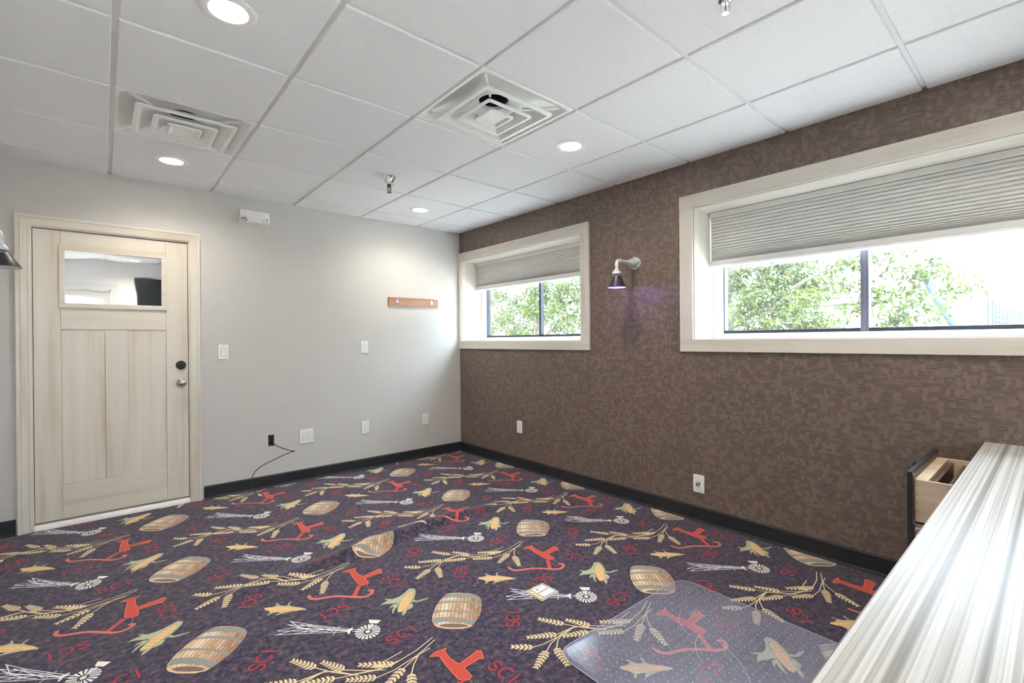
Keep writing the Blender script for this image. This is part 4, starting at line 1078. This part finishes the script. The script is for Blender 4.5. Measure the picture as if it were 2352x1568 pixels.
# coat rack
cr = wall_thing('coat_rack', 'short brown wooden board with two metal coat hooks on the grey wall', 'coat rack', 'back', -0.577, 1.6195)
MB().box(-0.284, -0.020, -0.042, 0.284, 0, 0.042).build('board', M['rack_wood'], cr, bevel=0.0015)
for hx_ in (-0.196, 0.203):
    h = MB().prism([(-0.013, 0.020), (0.013, 0.020), (0.016, 0.010), (0.006, -0.026), (0.0, -0.031), (-0.006, -0.026), (-0.016, 0.010)], 'y', -0.020, -0.025).build('coat_hook', M['chrome'], cr, loc=(hx_, 0, 0.004), bevel=0.0012)
    MB().tube([(0, -0.024, 0.010), (0, -0.040, 0.008), (0, -0.058, 0.016), (0, -0.066, 0.032), (0, -0.064, 0.040)], [0.005, 0.005, 0.0045, 0.004, 0.005], 10).build('upper_prong', M['chrome'], h, smooth=50)
    MB().tube([(0, -0.024, -0.016), (0, -0.034, -0.026), (0, -0.044, -0.024), (0, -0.047, -0.014)], [0.005, 0.0045, 0.004, 0.0045], 10).build('lower_prong', M['chrome'], h, smooth=50)

# emergency light
em = wall_thing('emergency_light', 'white emergency light with two round lamps, high on the grey wall right of the door', 'emergency light', 'back', -2.058, 2.250)
MB().loft([[(-0.110, 0, -0.048), (0.110, 0, -0.048), (0.112, 0, 0.054), (-0.112, 0, 0.054)],
           [(-0.107, -0.046, -0.040), (0.107, -0.046, -0.040), (0.110, -0.046, 0.052), (-0.110, -0.046, 0.052)]], cap0=True, cap1=True).build('housing', M['white_plastic'], em, bevel=0.004)
for sx, yaw in ((-0.082, math.radians(-12)), (0.086, math.radians(48))):
    hd = MB().lathe([(0.0, 0.030), (0.020, 0.026), (0.030, 0.006), (0.0315, -0.010), (0.0275, -0.011), (0.0245, -0.002), (0.0, 0.004)], 'y', 32, cap0=False, cap1=False).build('lamp_head', M['white_plastic'], em, smooth=35, loc=(sx, -0.058, -0.026), rot=(math.radians(-8), 0, yaw))
    MB().lathe([(0.0255, -0.0045), (0.016, 0.0005), (0.010, -0.0005), (0.006, -0.004), (0.0, -0.005)], 'y', 24, cap0=False, cap1=False).build('lamp_lens', M['lens_grey'], hd, smooth=50)
MB().lathe([(0.004, -0.0395), (0.004, -0.0425), (0.0, -0.0425)], 'z', 12, (0.012, -0.030, -0.004), cap0=True, cap1=False).build('test_button', M['red'], em)

# ------------------------------------------------------------------ counter with the open file drawer
ZT = 0.745
ct = thing('countertop', 'glossy counter top with long pale grey and brown streaks, running to the brown wall', 'countertop', (-1.24, -4.47, ZT))
MB().box(-1.26, -0.318, -0.028, 1.236, 0.318, 0).build('top_slab', M['laminate'], ct, bevel=0.0025)
MB().box(-1.2605, 0.3172, -0.0265, 1.2362, 0.3200, -0.0022).build('front_edge_band', M['walnut'], ct)
cb = thing('file_cabinet', 'black cabinet under the counter by the brown wall, its file drawer pulled open', 'cabinet', (-0.365, -4.17, 0))
MB().box(-0.300, -0.60, 0, -0.284, 0, 0.716).build('side_panel', M['black_metal'], cb, bevel=0.001)
MB().box(0.284, -0.60, 0, 0.300, 0, 0.716).build('side_panel', M['black_metal'], cb, bevel=0.001)
MB().box(-0.284, -0.60, 0, 0.284, -0.584, 0.716).build('back_panel', M['black_metal'], cb)
MB().box(-0.284, -0.584, 0.06, 0.284, -0.02, 0.076).build('bottom_panel', M['black_metal'], cb)
MB().box(-0.284, -0.584, 0.700, 0.284, 0, 0.716).build('top_panel', M['black_metal'], cb)
MB().box(-0.284, -0.05, 0, 0.284, -0.035, 0.06).build('toe_kick', M['black_metal'], cb)
# drawer: local y = 0 is the cabinet face, front pulled out 0.17
fy0, fy1 = 0.169, 0.184
dr = MB()
X0d, X1d = -0.274, 0.243
dr.box(X0d, -0.38, 0.375, X0d + 0.013, fy0 - 0.005, 0.670)
dr.box(X1d - 0.013, -0.38, 0.375, X1d, fy0 - 0.005, 0.670)
dr.box(X0d + 0.013, fy0 - 0.044, 0.375, X1d - 0.013, fy0 - 0.005, 0.670)
dr.box(X0d + 0.013, -0.38, 0.375, X1d - 0.013, -0.367, 0.640)
dr.box(X0d + 0.013, -0.367, 0.380, X1d - 0.013, fy0 - 0.044, 0.388)
dr = dr.build('drawer', M['maple'], cb, bevel=0.0012)
MB().box(-0.295, fy0, 0.10, 0.297, fy1, 0.700).build('drawer_front', M['black_metal'], dr, bevel=0.0012)
MB().box(-0.285, fy0 - 0.004, 0.13, 0.287, fy0, 0.685).build('front_backing', M['walnut'], dr)
MB().box(X0d + 0.013, fy0 - 0.062, 0.53, X1d - 0.013, fy0 - 0.050, 0.655).build('hanging_rail', M['walnut'], dr)
MB().box(X0d + 0.013, fy0 - 0.100, 0.53, X1d - 0.013, fy0 - 0.092, 0.650).build('divider', M['walnut'], dr, bevel=0.001)
MB().box(X0d + 0.013, fy0 - 0.116, 0.50, X1d - 0.013, fy0 - 0.1005, 0.636).build('divider', M['maple'], dr, bevel=0.001)
for z in (0.645, 0.612, 0.578, 0.548):
    MB().lathe([(0.0022, X0d - 0.0004), (0.0022, X0d + 0.001)], 'x', 8, (0, fy0 - 0.012, z)).build('screw_head', M['box_brown'], dr)
for z in (0.690, 0.505):
    MB().box(-0.290, fy0 - 0.006, z - 0.006, -0.282, fy0, z + 0.006).build('front_clip', M['nickel'], dr, bevel=0.001)
MB().box(X0d - 0.010, -0.37, 0.470, X0d - 0.001, fy0 - 0.006, 0.482).box(X0d - 0.0035, -0.37, 0.482, X0d - 0.001, fy0 - 0.006, 0.500).build('runner', M['nickel'], dr)
MB().box(X0d - 0.0009, -0.37, 0.484, X0d - 0.0001, fy0 - 0.007, 0.508).build('runner_shade_strip', M['black_metal'], dr)  # thin black strip put in as the shade beside the runner
hp = [(-0.17 + 0.13 * i / 12, fy1 - 0.002 + 0.022 * math.sin(math.pi * i / 12) ** 0.6, 0.688) for i in range(13)]
MB().tube(hp, 0.0055, 8).build('bow_handle', M['black_metal'], dr, smooth=40)

# ------------------------------------------------------------------ floor mat and loose plate
def make_chair_mat():
    t = thing('chair_mat', 'clear plastic chair mat with small cleats lying on the carpet before the counter', 'chair mat', (-1.262, -3.705, 0.0012), -0.022)
    hx_, hy_, r, n = 0.447, 0.605, 0.075, 8
    def ring(off, z):
        pts = []
        for q, (sx, sy) in enumerate(((1, 1), (-1, 1), (-1, -1), (1, -1))):
            for i in range(n):
                a = math.pi / 2 * (q + i / (n - 1))
                pts.append((sx * (hx_ - r) + (r - off) * math.cos(a), sy * (hy_ - r) + (r - off) * math.sin(a), z))
        return pts
    MB().loft([ring(0.001, 0.0064), ring(0, 0.0068), ring(0.0012, 0.0076), ring(0.016, 0.0092), ring(0.020, 0.0094)], cap0=True, cap1=True).build('sheet', M['vinyl'], t, smooth=40)
    MB().loft([ring(0, 0.0064), ring(-0.0008, 0.0074), ring(0.0014, 0.0080), ring(0.0020, 0.0064)], closed=True).build('rim', M['vinyl_edge'], t, smooth=40)
    b = MB(); k = 0
    for i in range(29):
        for j in range(39):
            x, y = -0.410 + i * 0.0293 + (0.0146 if j % 2 else 0), -0.565 + j * 0.0297
            if abs(x) > hx_ - 0.03 or abs(y) > hy_ - 0.03: continue
            b.add([(x - 0.0017, y - 0.0010, 0.0063), (x + 0.0017, y - 0.0010, 0.0063), (x + 0.0010, y + 0.0013, 0.0063), (x - 0.0010, y + 0.0013, 0.0063), (x, y, 0.0006)], [(0, 1, 2, 3), (0, 4, 1), (1, 4, 2), (2, 4, 3), (3, 4, 0)])
    b.build('cleats', M['white_plastic'], t, kind='stuff')  # real cleats; their white colour stands in for glints on clear plastic
    for cx, cy, R_, a0, a1 in ((0.20, 0.28, 0.16, 100, 165), (0.10, 0.10, 0.20, 95, 150), (-0.20, 0.30, 0.30, 300, 345), (0.30, 0.42, 0.10, 170, 230)):
        sc = MB()
        pts = [(cx + R_ * math.cos(math.radians(a0 + (a1 - a0) * i / 14)), cy + R_ * math.sin(math.radians(a0 + (a1 - a0) * i / 14))) for i in range(15)]
        for (x0, y0), (x1, y1) in zip(pts[:-1], pts[1:]):
            nx, ny = (y1 - y0), -(x1 - x0); l = math.hypot(nx, ny); nx, ny = nx / l * 0.0006, ny / l * 0.0006
            sc.add([(x0 - nx, y0 - ny, 0.00945), (x1 - nx, y1 - ny, 0.00945), (x1 + nx, y1 + ny, 0.00945), (x0 + nx, y0 + ny, 0.00945), (x0, y0, 0.0098), (x1, y1, 0.0098)], [(0, 1, 5, 4), (1, 2, 5), (2, 3, 4, 5), (3, 0, 4), (3, 2, 1, 0)])
        sc.build('scratch', M['vinyl_edge'], t)
    return t
make_chair_mat()

zp = floor_z(-1.418, -2.736)
pl = thing('loose_outlet_plate', 'loose square plate with two white outlet faces lying on the carpet', 'wall plate', (-1.418, -2.737, zp + 0.0015), 0.035)
MB().box(-0.0575, -0.0555, 0, 0.0575, 0.0555, 0.006).build('backing', M['white_plastic'], pl, bevel=0.001)
MB().box(-0.0565, -0.0545, 0.0061, 0.0565, 0.0545, 0.0075).build('plate', M['beige_plate'], pl, bevel=0.0005)
MB().box(-0.0565, -0.0545, 0.0076, -0.040, 0.0545, 0.0082).build('glue_strip', M['yellow_edge'], pl)
MB().box(-0.025, 0.046, 0.0076, 0.020, 0.0540, 0.0082).build('glue_strip', M['yellow_edge'], pl)
for y in (0.020, -0.026):
    r_ = MB().box(-0.034, y - 0.0165, 0.0076, 0.036, y + 0.0165, 0.0108).build('outlet_face', M['white_plastic'], pl, bevel=0.001)
    if y > 0:
        k = MB()
        for q in range(4): k.box(-0.020 + q * 0.0035, y - 0.008, 0.0109, -0.0182 + q * 0.0035, y + 0.008, 0.0112)
        k.box(0.010, y - 0.002, 0.0109, 0.016, y + 0.003, 0.0112)
        k.build('marks', M['ink'], r_)
    else:
        k = MB()
        for (a, c) in ((-0.02, -0.006), (-0.02, 0.006), (-0.004, 0.0), (0.004, 0.002), (0.02, -0.006), (0.02, 0.006)): k.box(a, y + c, 0.0109, a + 0.003, y + c + 0.0018, 0.0112)
        k.build('marks', M['slot'], r_)
for sx, sy in ((-0.048, 0.022), (-0.048, -0.030), (0.047, 0.02), (0.047, -0.028), (-0.005, 0.050)):
    MB().lathe([(0.0045, 0.0076), (0.0045, 0.0092), (0.0, 0.0094)], 'z', 12, (sx, sy, 0), cap0=True, cap1=False).build('screw', M['nickel'], pl)

# ------------------------------------------------------------------ outside
gr = MB().box(-60, -60, -0.30, 90, 60, -0.05).build('ground', M['concrete'], kind='structure')

leaf_mesh = {}
def leaf_geo(nm, mat, L=0.062, Wd=0.030):
    pts = [(0, 0, 0), (Wd * 0.42, L * 0.22, 0.006), (Wd * 0.5, L * 0.48, 0.007), (Wd * 0.30, L * 0.78, 0.004), (0, L, -0.006),
           (-Wd * 0.30, L * 0.78, 0.004), (-Wd * 0.5, L * 0.48, 0.007), (-Wd * 0.42, L * 0.22, 0.006), (0, L * 0.25, 0.0), (0, L * 0.55, -0.001), (0, L * 0.8, -0.003), (0, -0.014, 0.001)]
    fs = [(0, 1, 8), (1, 2, 9, 8), (2, 3, 10, 9), (3, 4, 10), (0, 8, 7), (8, 9, 6, 7), (9, 10, 5, 6), (10, 4, 5), (11, 1, 0), (11, 0, 7)]
    me = bpy.data.meshes.new(nm); me.from_pydata(pts, [], fs); me.materials.append(mat); return me
leaf_mesh['g'] = leaf_geo('leaf', M['leaf']); leaf_mesh['y'] = leaf_geo('leaf_yellow', M['leaf_yellow'])
LV = np.array([v.co[:] for v in leaf_mesh['g'].vertices]); LF = [tuple(p.vertices) for p in leaf_mesh['g'].polygons]

def rot_rand(r):
    a = r.uniform(0, 2 * math.pi); droop = r.uniform(-1.25, 0.35); roll = r.uniform(-0.9, 0.9)
    return Matrix.Rotation(a, 3, 'Z') @ Matrix.Rotation(droop, 3, 'X') @ Matrix.Rotation(roll, 3, 'Y')

def make_tree(label, base, branches, twigs, singles, n_bulk, seed):
    """branches: polylines (absolute); twigs: polylines that carry leaves; singles: number of separate leaf parts"""
    r = random.Random(seed)
    t = thing('tree', label, 'tree', base); B = Vector(base)
    bb = MB()
    for pts, r0, r1 in branches:
        m = len(pts); bb.tube([Vector(p) - B for p in pts], [r0 + (r1 - r0) * i / (m - 1) for i in range(m)], 7)
    bb.build('trunk', M['bark'], t, smooth=60)
    tb = MB()
    spots = []
    for pts in twigs:
        pts = [Vector(p) for p in pts]
        tb.tube([p - B for p in pts], [0.006 - 0.004 * i / (len(pts) - 1) for i in range(len(pts))], 5)
        for a, b in zip(pts[:-1], pts[1:]):
            n = max(2, int((b - a).length / 0.016))
            for k in range(n): spots.append(a.lerp(b, k / n))
    tb.build('twigs', M['bark'], t, smooth=60, kind='stuff')
    r.shuffle(spots)
    spots.sort(key=lambda p: p.x)
    single = spots[:singles * 2]; r.shuffle(single); single = single[:singles]
    sset = {id(p) for p in single}
    for p in single:
        me = leaf_mesh['y' if r.random() < 0.16 else 'g']
        o = link('leaf', me, t)
        s = r.uniform(0.6, 1.02)
        R3 = rot_rand(r)
        o.matrix_local = Matrix.Translation(p - B + Vector((r.uniform(-.02, .02), r.uniform(-.02, .02), r.uniform(-.02, .02)))) @ R3.to_4x4() @ Matrix.Scale(s, 4)
    rest = [p for p in spots if id(p) not in sset]
    VG, FG, VY, FY = [], [], [], []
    for k in range(n_bulk):
        p = r.choice(rest) if rest else r.choice(spots)
        R3 = np.array(rot_rand(r)); s = r.uniform(0.6, 1.02)
        off = np.array((p - B)[:]) + np.array([r.gauss(0, .05), r.gauss(0, .05), r.gauss(0, .05)])
        V = (LV * s) @ R3.T + off
        V_, F_ = (VY, FY) if r.random() < 0.14 else (VG, FG)
        n0 = len(V_) * len(LV)
        V_.append(V); F_ += [tuple(i + n0 for i in f) for f in LF]
    for nm, V_, F_, mt in (('leaves', VG, FG, M['leaf']), ('yellow_leaves', VY, FY, M['leaf_yellow'])):
        if not V_: continue
        me = bpy.data.meshes.new(nm); me.from_pydata(np.concatenate(V_).tolist(), [], F_); me.materials.append(mt)
        link(nm, me, t, kind='stuff')
    return t

def crown(r, lo, hi, n, root):
    """twigs spread through a box-like crown, each growing outward from root"""
    tw = []
    for k in range(n):
        p = Vector([r.uniform(a, b) for a, b in zip(lo, hi)])
        d = (p - Vector(root)); d.normalize()
        d = (d * 0.6 + Vector((r.uniform(-1, 1), r.uniform(-1, 1), r.uniform(-0.5, 0.8)))).normalized()
        L = r.uniform(0.18, 0.42); q = [p]
        for i in range(3):
            d = (d + Vector((r.uniform(-.35, .35), r.uniform(-.35, .35), r.uniform(-.45, .15)))).normalized()
            q.append(q[-1] + d * L / 3)
        tw.append(q)
    return tw
r_ = random.Random(21)
tw1 = crown(r_, (1.7, 0.25, 1.0), (3.6, 4.1, 2.7), 420, (3.0, 1.9, 1.2))
br1 = [([(3.1, 1.9, -0.06), (3.05, 1.88, 0.5), (2.95, 1.8, 1.0), (2.9, 1.75, 1.5), (2.95, 1.9, 2.2), (3.0, 2.0, 3.0)], 0.09, 0.02),
       ([(2.95, 1.8, 1.0), (2.7, 1.3, 1.35), (2.55, 0.7, 1.55), (2.5, 0.35, 1.75)], 0.035, 0.008), ([(2.9, 1.75, 1.2), (2.7, 2.4, 1.6), (2.6, 3.0, 1.9), (2.6, 3.5, 2.0)], 0.035, 0.008),
       ([(2.92, 1.8, 1.5), (2.4, 1.5, 1.9), (2.1, 1.2, 2.2)], 0.025, 0.006)]
make_tree('leafy tree filling the smaller far window', (3.1, 1.9, -0.05), br1, tw1, 200, 30000, 5)
r_ = random.Random(33)
tw2 = crown(r_, (1.75, -2.72, 1.0), (3.3, -0.75, 2.6), 330, (2.9, -1.7, 1.2))
SPR = [[(2.5, -2.9, 1.05), (2.2, -3.30, 1.20), (2.2, -3.37, 1.31), (2.2, -3.45, 1.42), (2.2, -3.54, 1.50), (2.2, -3.62, 1.56), (2.2, -3.71, 1.59)],
       [(2.2, -3.54, 1.50), (2.2, -3.64, 1.46), (2.2, -3.73, 1.40), (2.2, -3.79, 1.37)],
       [(2.3, -2.95, 1.9), (2.2, -3.20, 1.93), (2.2, -3.30, 1.88), (2.2, -3.39, 1.85), (2.2, -3.51, 1.77), (2.2, -3.60, 1.77)],
       [(2.2, -3.20, 1.93), (2.2, -3.35, 1.97), (2.2, -3.50, 2.02), (2.2, -3.58, 1.92)],
       [(2.3, -3.0, 1.7), (2.2, -3.26, 1.66), (2.2, -3.40, 1.62), (2.2, -3.52, 1.63), (2.2, -3.62, 1.68)],
       [(2.3, -3.0, 1.5), (2.2, -3.25, 1.48), (2.2, -3.36, 1.56), (2.2, -3.45, 1.54)],
       [(2.2, -3.30, 1.20), (2.2, -3.38, 1.33), (2.2, -3.50, 1.36), (2.2, -3.60, 1.34)],
       [(2.2, -3.60, 1.77), (2.2, -3.68, 1.82), (2.2, -3.76, 1.83)], [(2.2, -3.60, 1.77), (2.2, -3.70, 1.74), (2.2, -3.80, 1.75)],
       [(2.2, -3.71, 1.59), (2.2, -3.80, 1.60), (2.2, -3.89, 1.64), (2.2, -3.96, 1.66)]]
br2 = [([(2.9, -1.7, -0.06), (2.88, -1.72, 0.5), (2.85, -1.75, 1.0), (2.8, -1.7, 1.6), (2.85, -1.6, 2.2), (2.9, -1.6, 2.9)], 0.085, 0.02),
       ([(2.85, -1.75, 0.8), (2.7, -2.2, 1.0), (2.55, -2.7, 1.05), (2.5, -2.9, 1.05)], 0.035, 0.010), ([(2.8, -1.7, 1.3), (2.5, -2.2, 1.55), (2.35, -2.7, 1.8), (2.3, -2.95, 1.9)], 0.03, 0.008),
       ([(2.5, -2.2, 1.55), (2.35, -2.7, 1.6), (2.3, -3.0, 1.6)], 0.018, 0.006), ([(2.82, -1.72, 1.2), (2.3, -1.5, 1.4), (2.0, -1.3, 1.7)], 0.025, 0.006),
       ([(2.4, -2.05, 1.36), (2.1, -2.3, 1.40), (1.95, -2.75, 1.36)], 0.012, 0.005)]
make_tree('leafy tree with a loose spray of leaves, outside the wide near window', (2.9, -1.7, -0.05), br2, tw2 + SPR, 280, 30000, 8)

# fence beyond the wide window: it runs away from the house
fn = thing('picket_fence', 'dark steel picket fence running away, far right through the wide window', 'fence', (10.0, -3.52, -0.05))
def fpt(k): return (0.50 * k, -0.0131 * k)
for k in range(26):
    x, y = fpt(k); w = 0.015 if k == 0 else 0.010
    MB().box(x - w, y - w, 0, x + w, y + w, 1.98 if k == 0 else 1.92).build('post' if k == 0 else 'picket', M['fence'], fn)
x, y = fpt(25)
for z in (0.25, 1.58):
    MB().prism([(0, -0.012), (x, y - 0.012), (x, y + 0.012), (0, 0.012)], 'z', z, z + 0.035).build('rail', M['fence'], fn)
gp = thing('gate_post', 'slim grey gate post standing just left of the picket fence', 'post', (10.0, -3.455, -0.05))
MB().box(-0.012, -0.012, 0, 0.012, 0.012, 1.98).build('shaft', M['fence'], gp, bevel=0.003)
MB().box(-0.016, -0.016, 1.98, 0.016, 0.016, 2.0).build('cap', M['fence'], gp, bevel=0.003)

# canopy with a brown edge, leaning post, pale far building
cn = thing('flat_canopy', 'pale flat roofed shelter with a brown edge, half hidden behind the leafy sprays', 'shelter', (14.0, -0.3, -0.05))
MB().box(0, -0.86, 2.19, 3.0, 2.6, 2.30).build('fascia', M['far_brown'], cn)
MB().box(-0.05, -0.90, 2.30, 3.05, 2.65, 2.45).build('roof', M['far_wall'], cn)
for yy in (-0.7, 2.4):
    for xx in (0.1, 2.8): MB().box(xx, yy, 0, xx + 0.1, yy + 0.1, 2.19).build('post', M['far_wall'], cn)
lp = thing('leaning_post', 'thick blue grey post leaning beyond the tree tips in the wide window', 'post', (14.0, -2.9, -0.05))
MB().tube([(0, -0.34, 0.0), (0, 0.74, 2.35), (0, 1.12, 3.35)], 0.085, 12).build('shaft', M['far_post'], lp, smooth=40)
MB().lathe([(0.16, 0.0), (0.16, 0.03), (0.0, 0.03)], 'z', 16, (0, -0.34, 0), cap0=True, cap1=False).build('foot', M['far_post'], lp)
fb = thing('long_building', 'pale long building far off, low on the skyline of the wide window', 'building', (34.0, 1.0, -0.05))
MB().box(0, -5.2, 0, 8, 9, 3.3).build('wall', M['far_wall'], fb)
MB().box(-0.3, -5.5, 3.3, 8.3, 9.3, 3.45).build('roof', M['far_wall'], fb)
for k in range(8):
    y = -4.8 + k * 1.25
    MB().box(-0.06, y, 1.5, 0, y + 0.55, 2.5).build('window', M['far_glass'], fb)
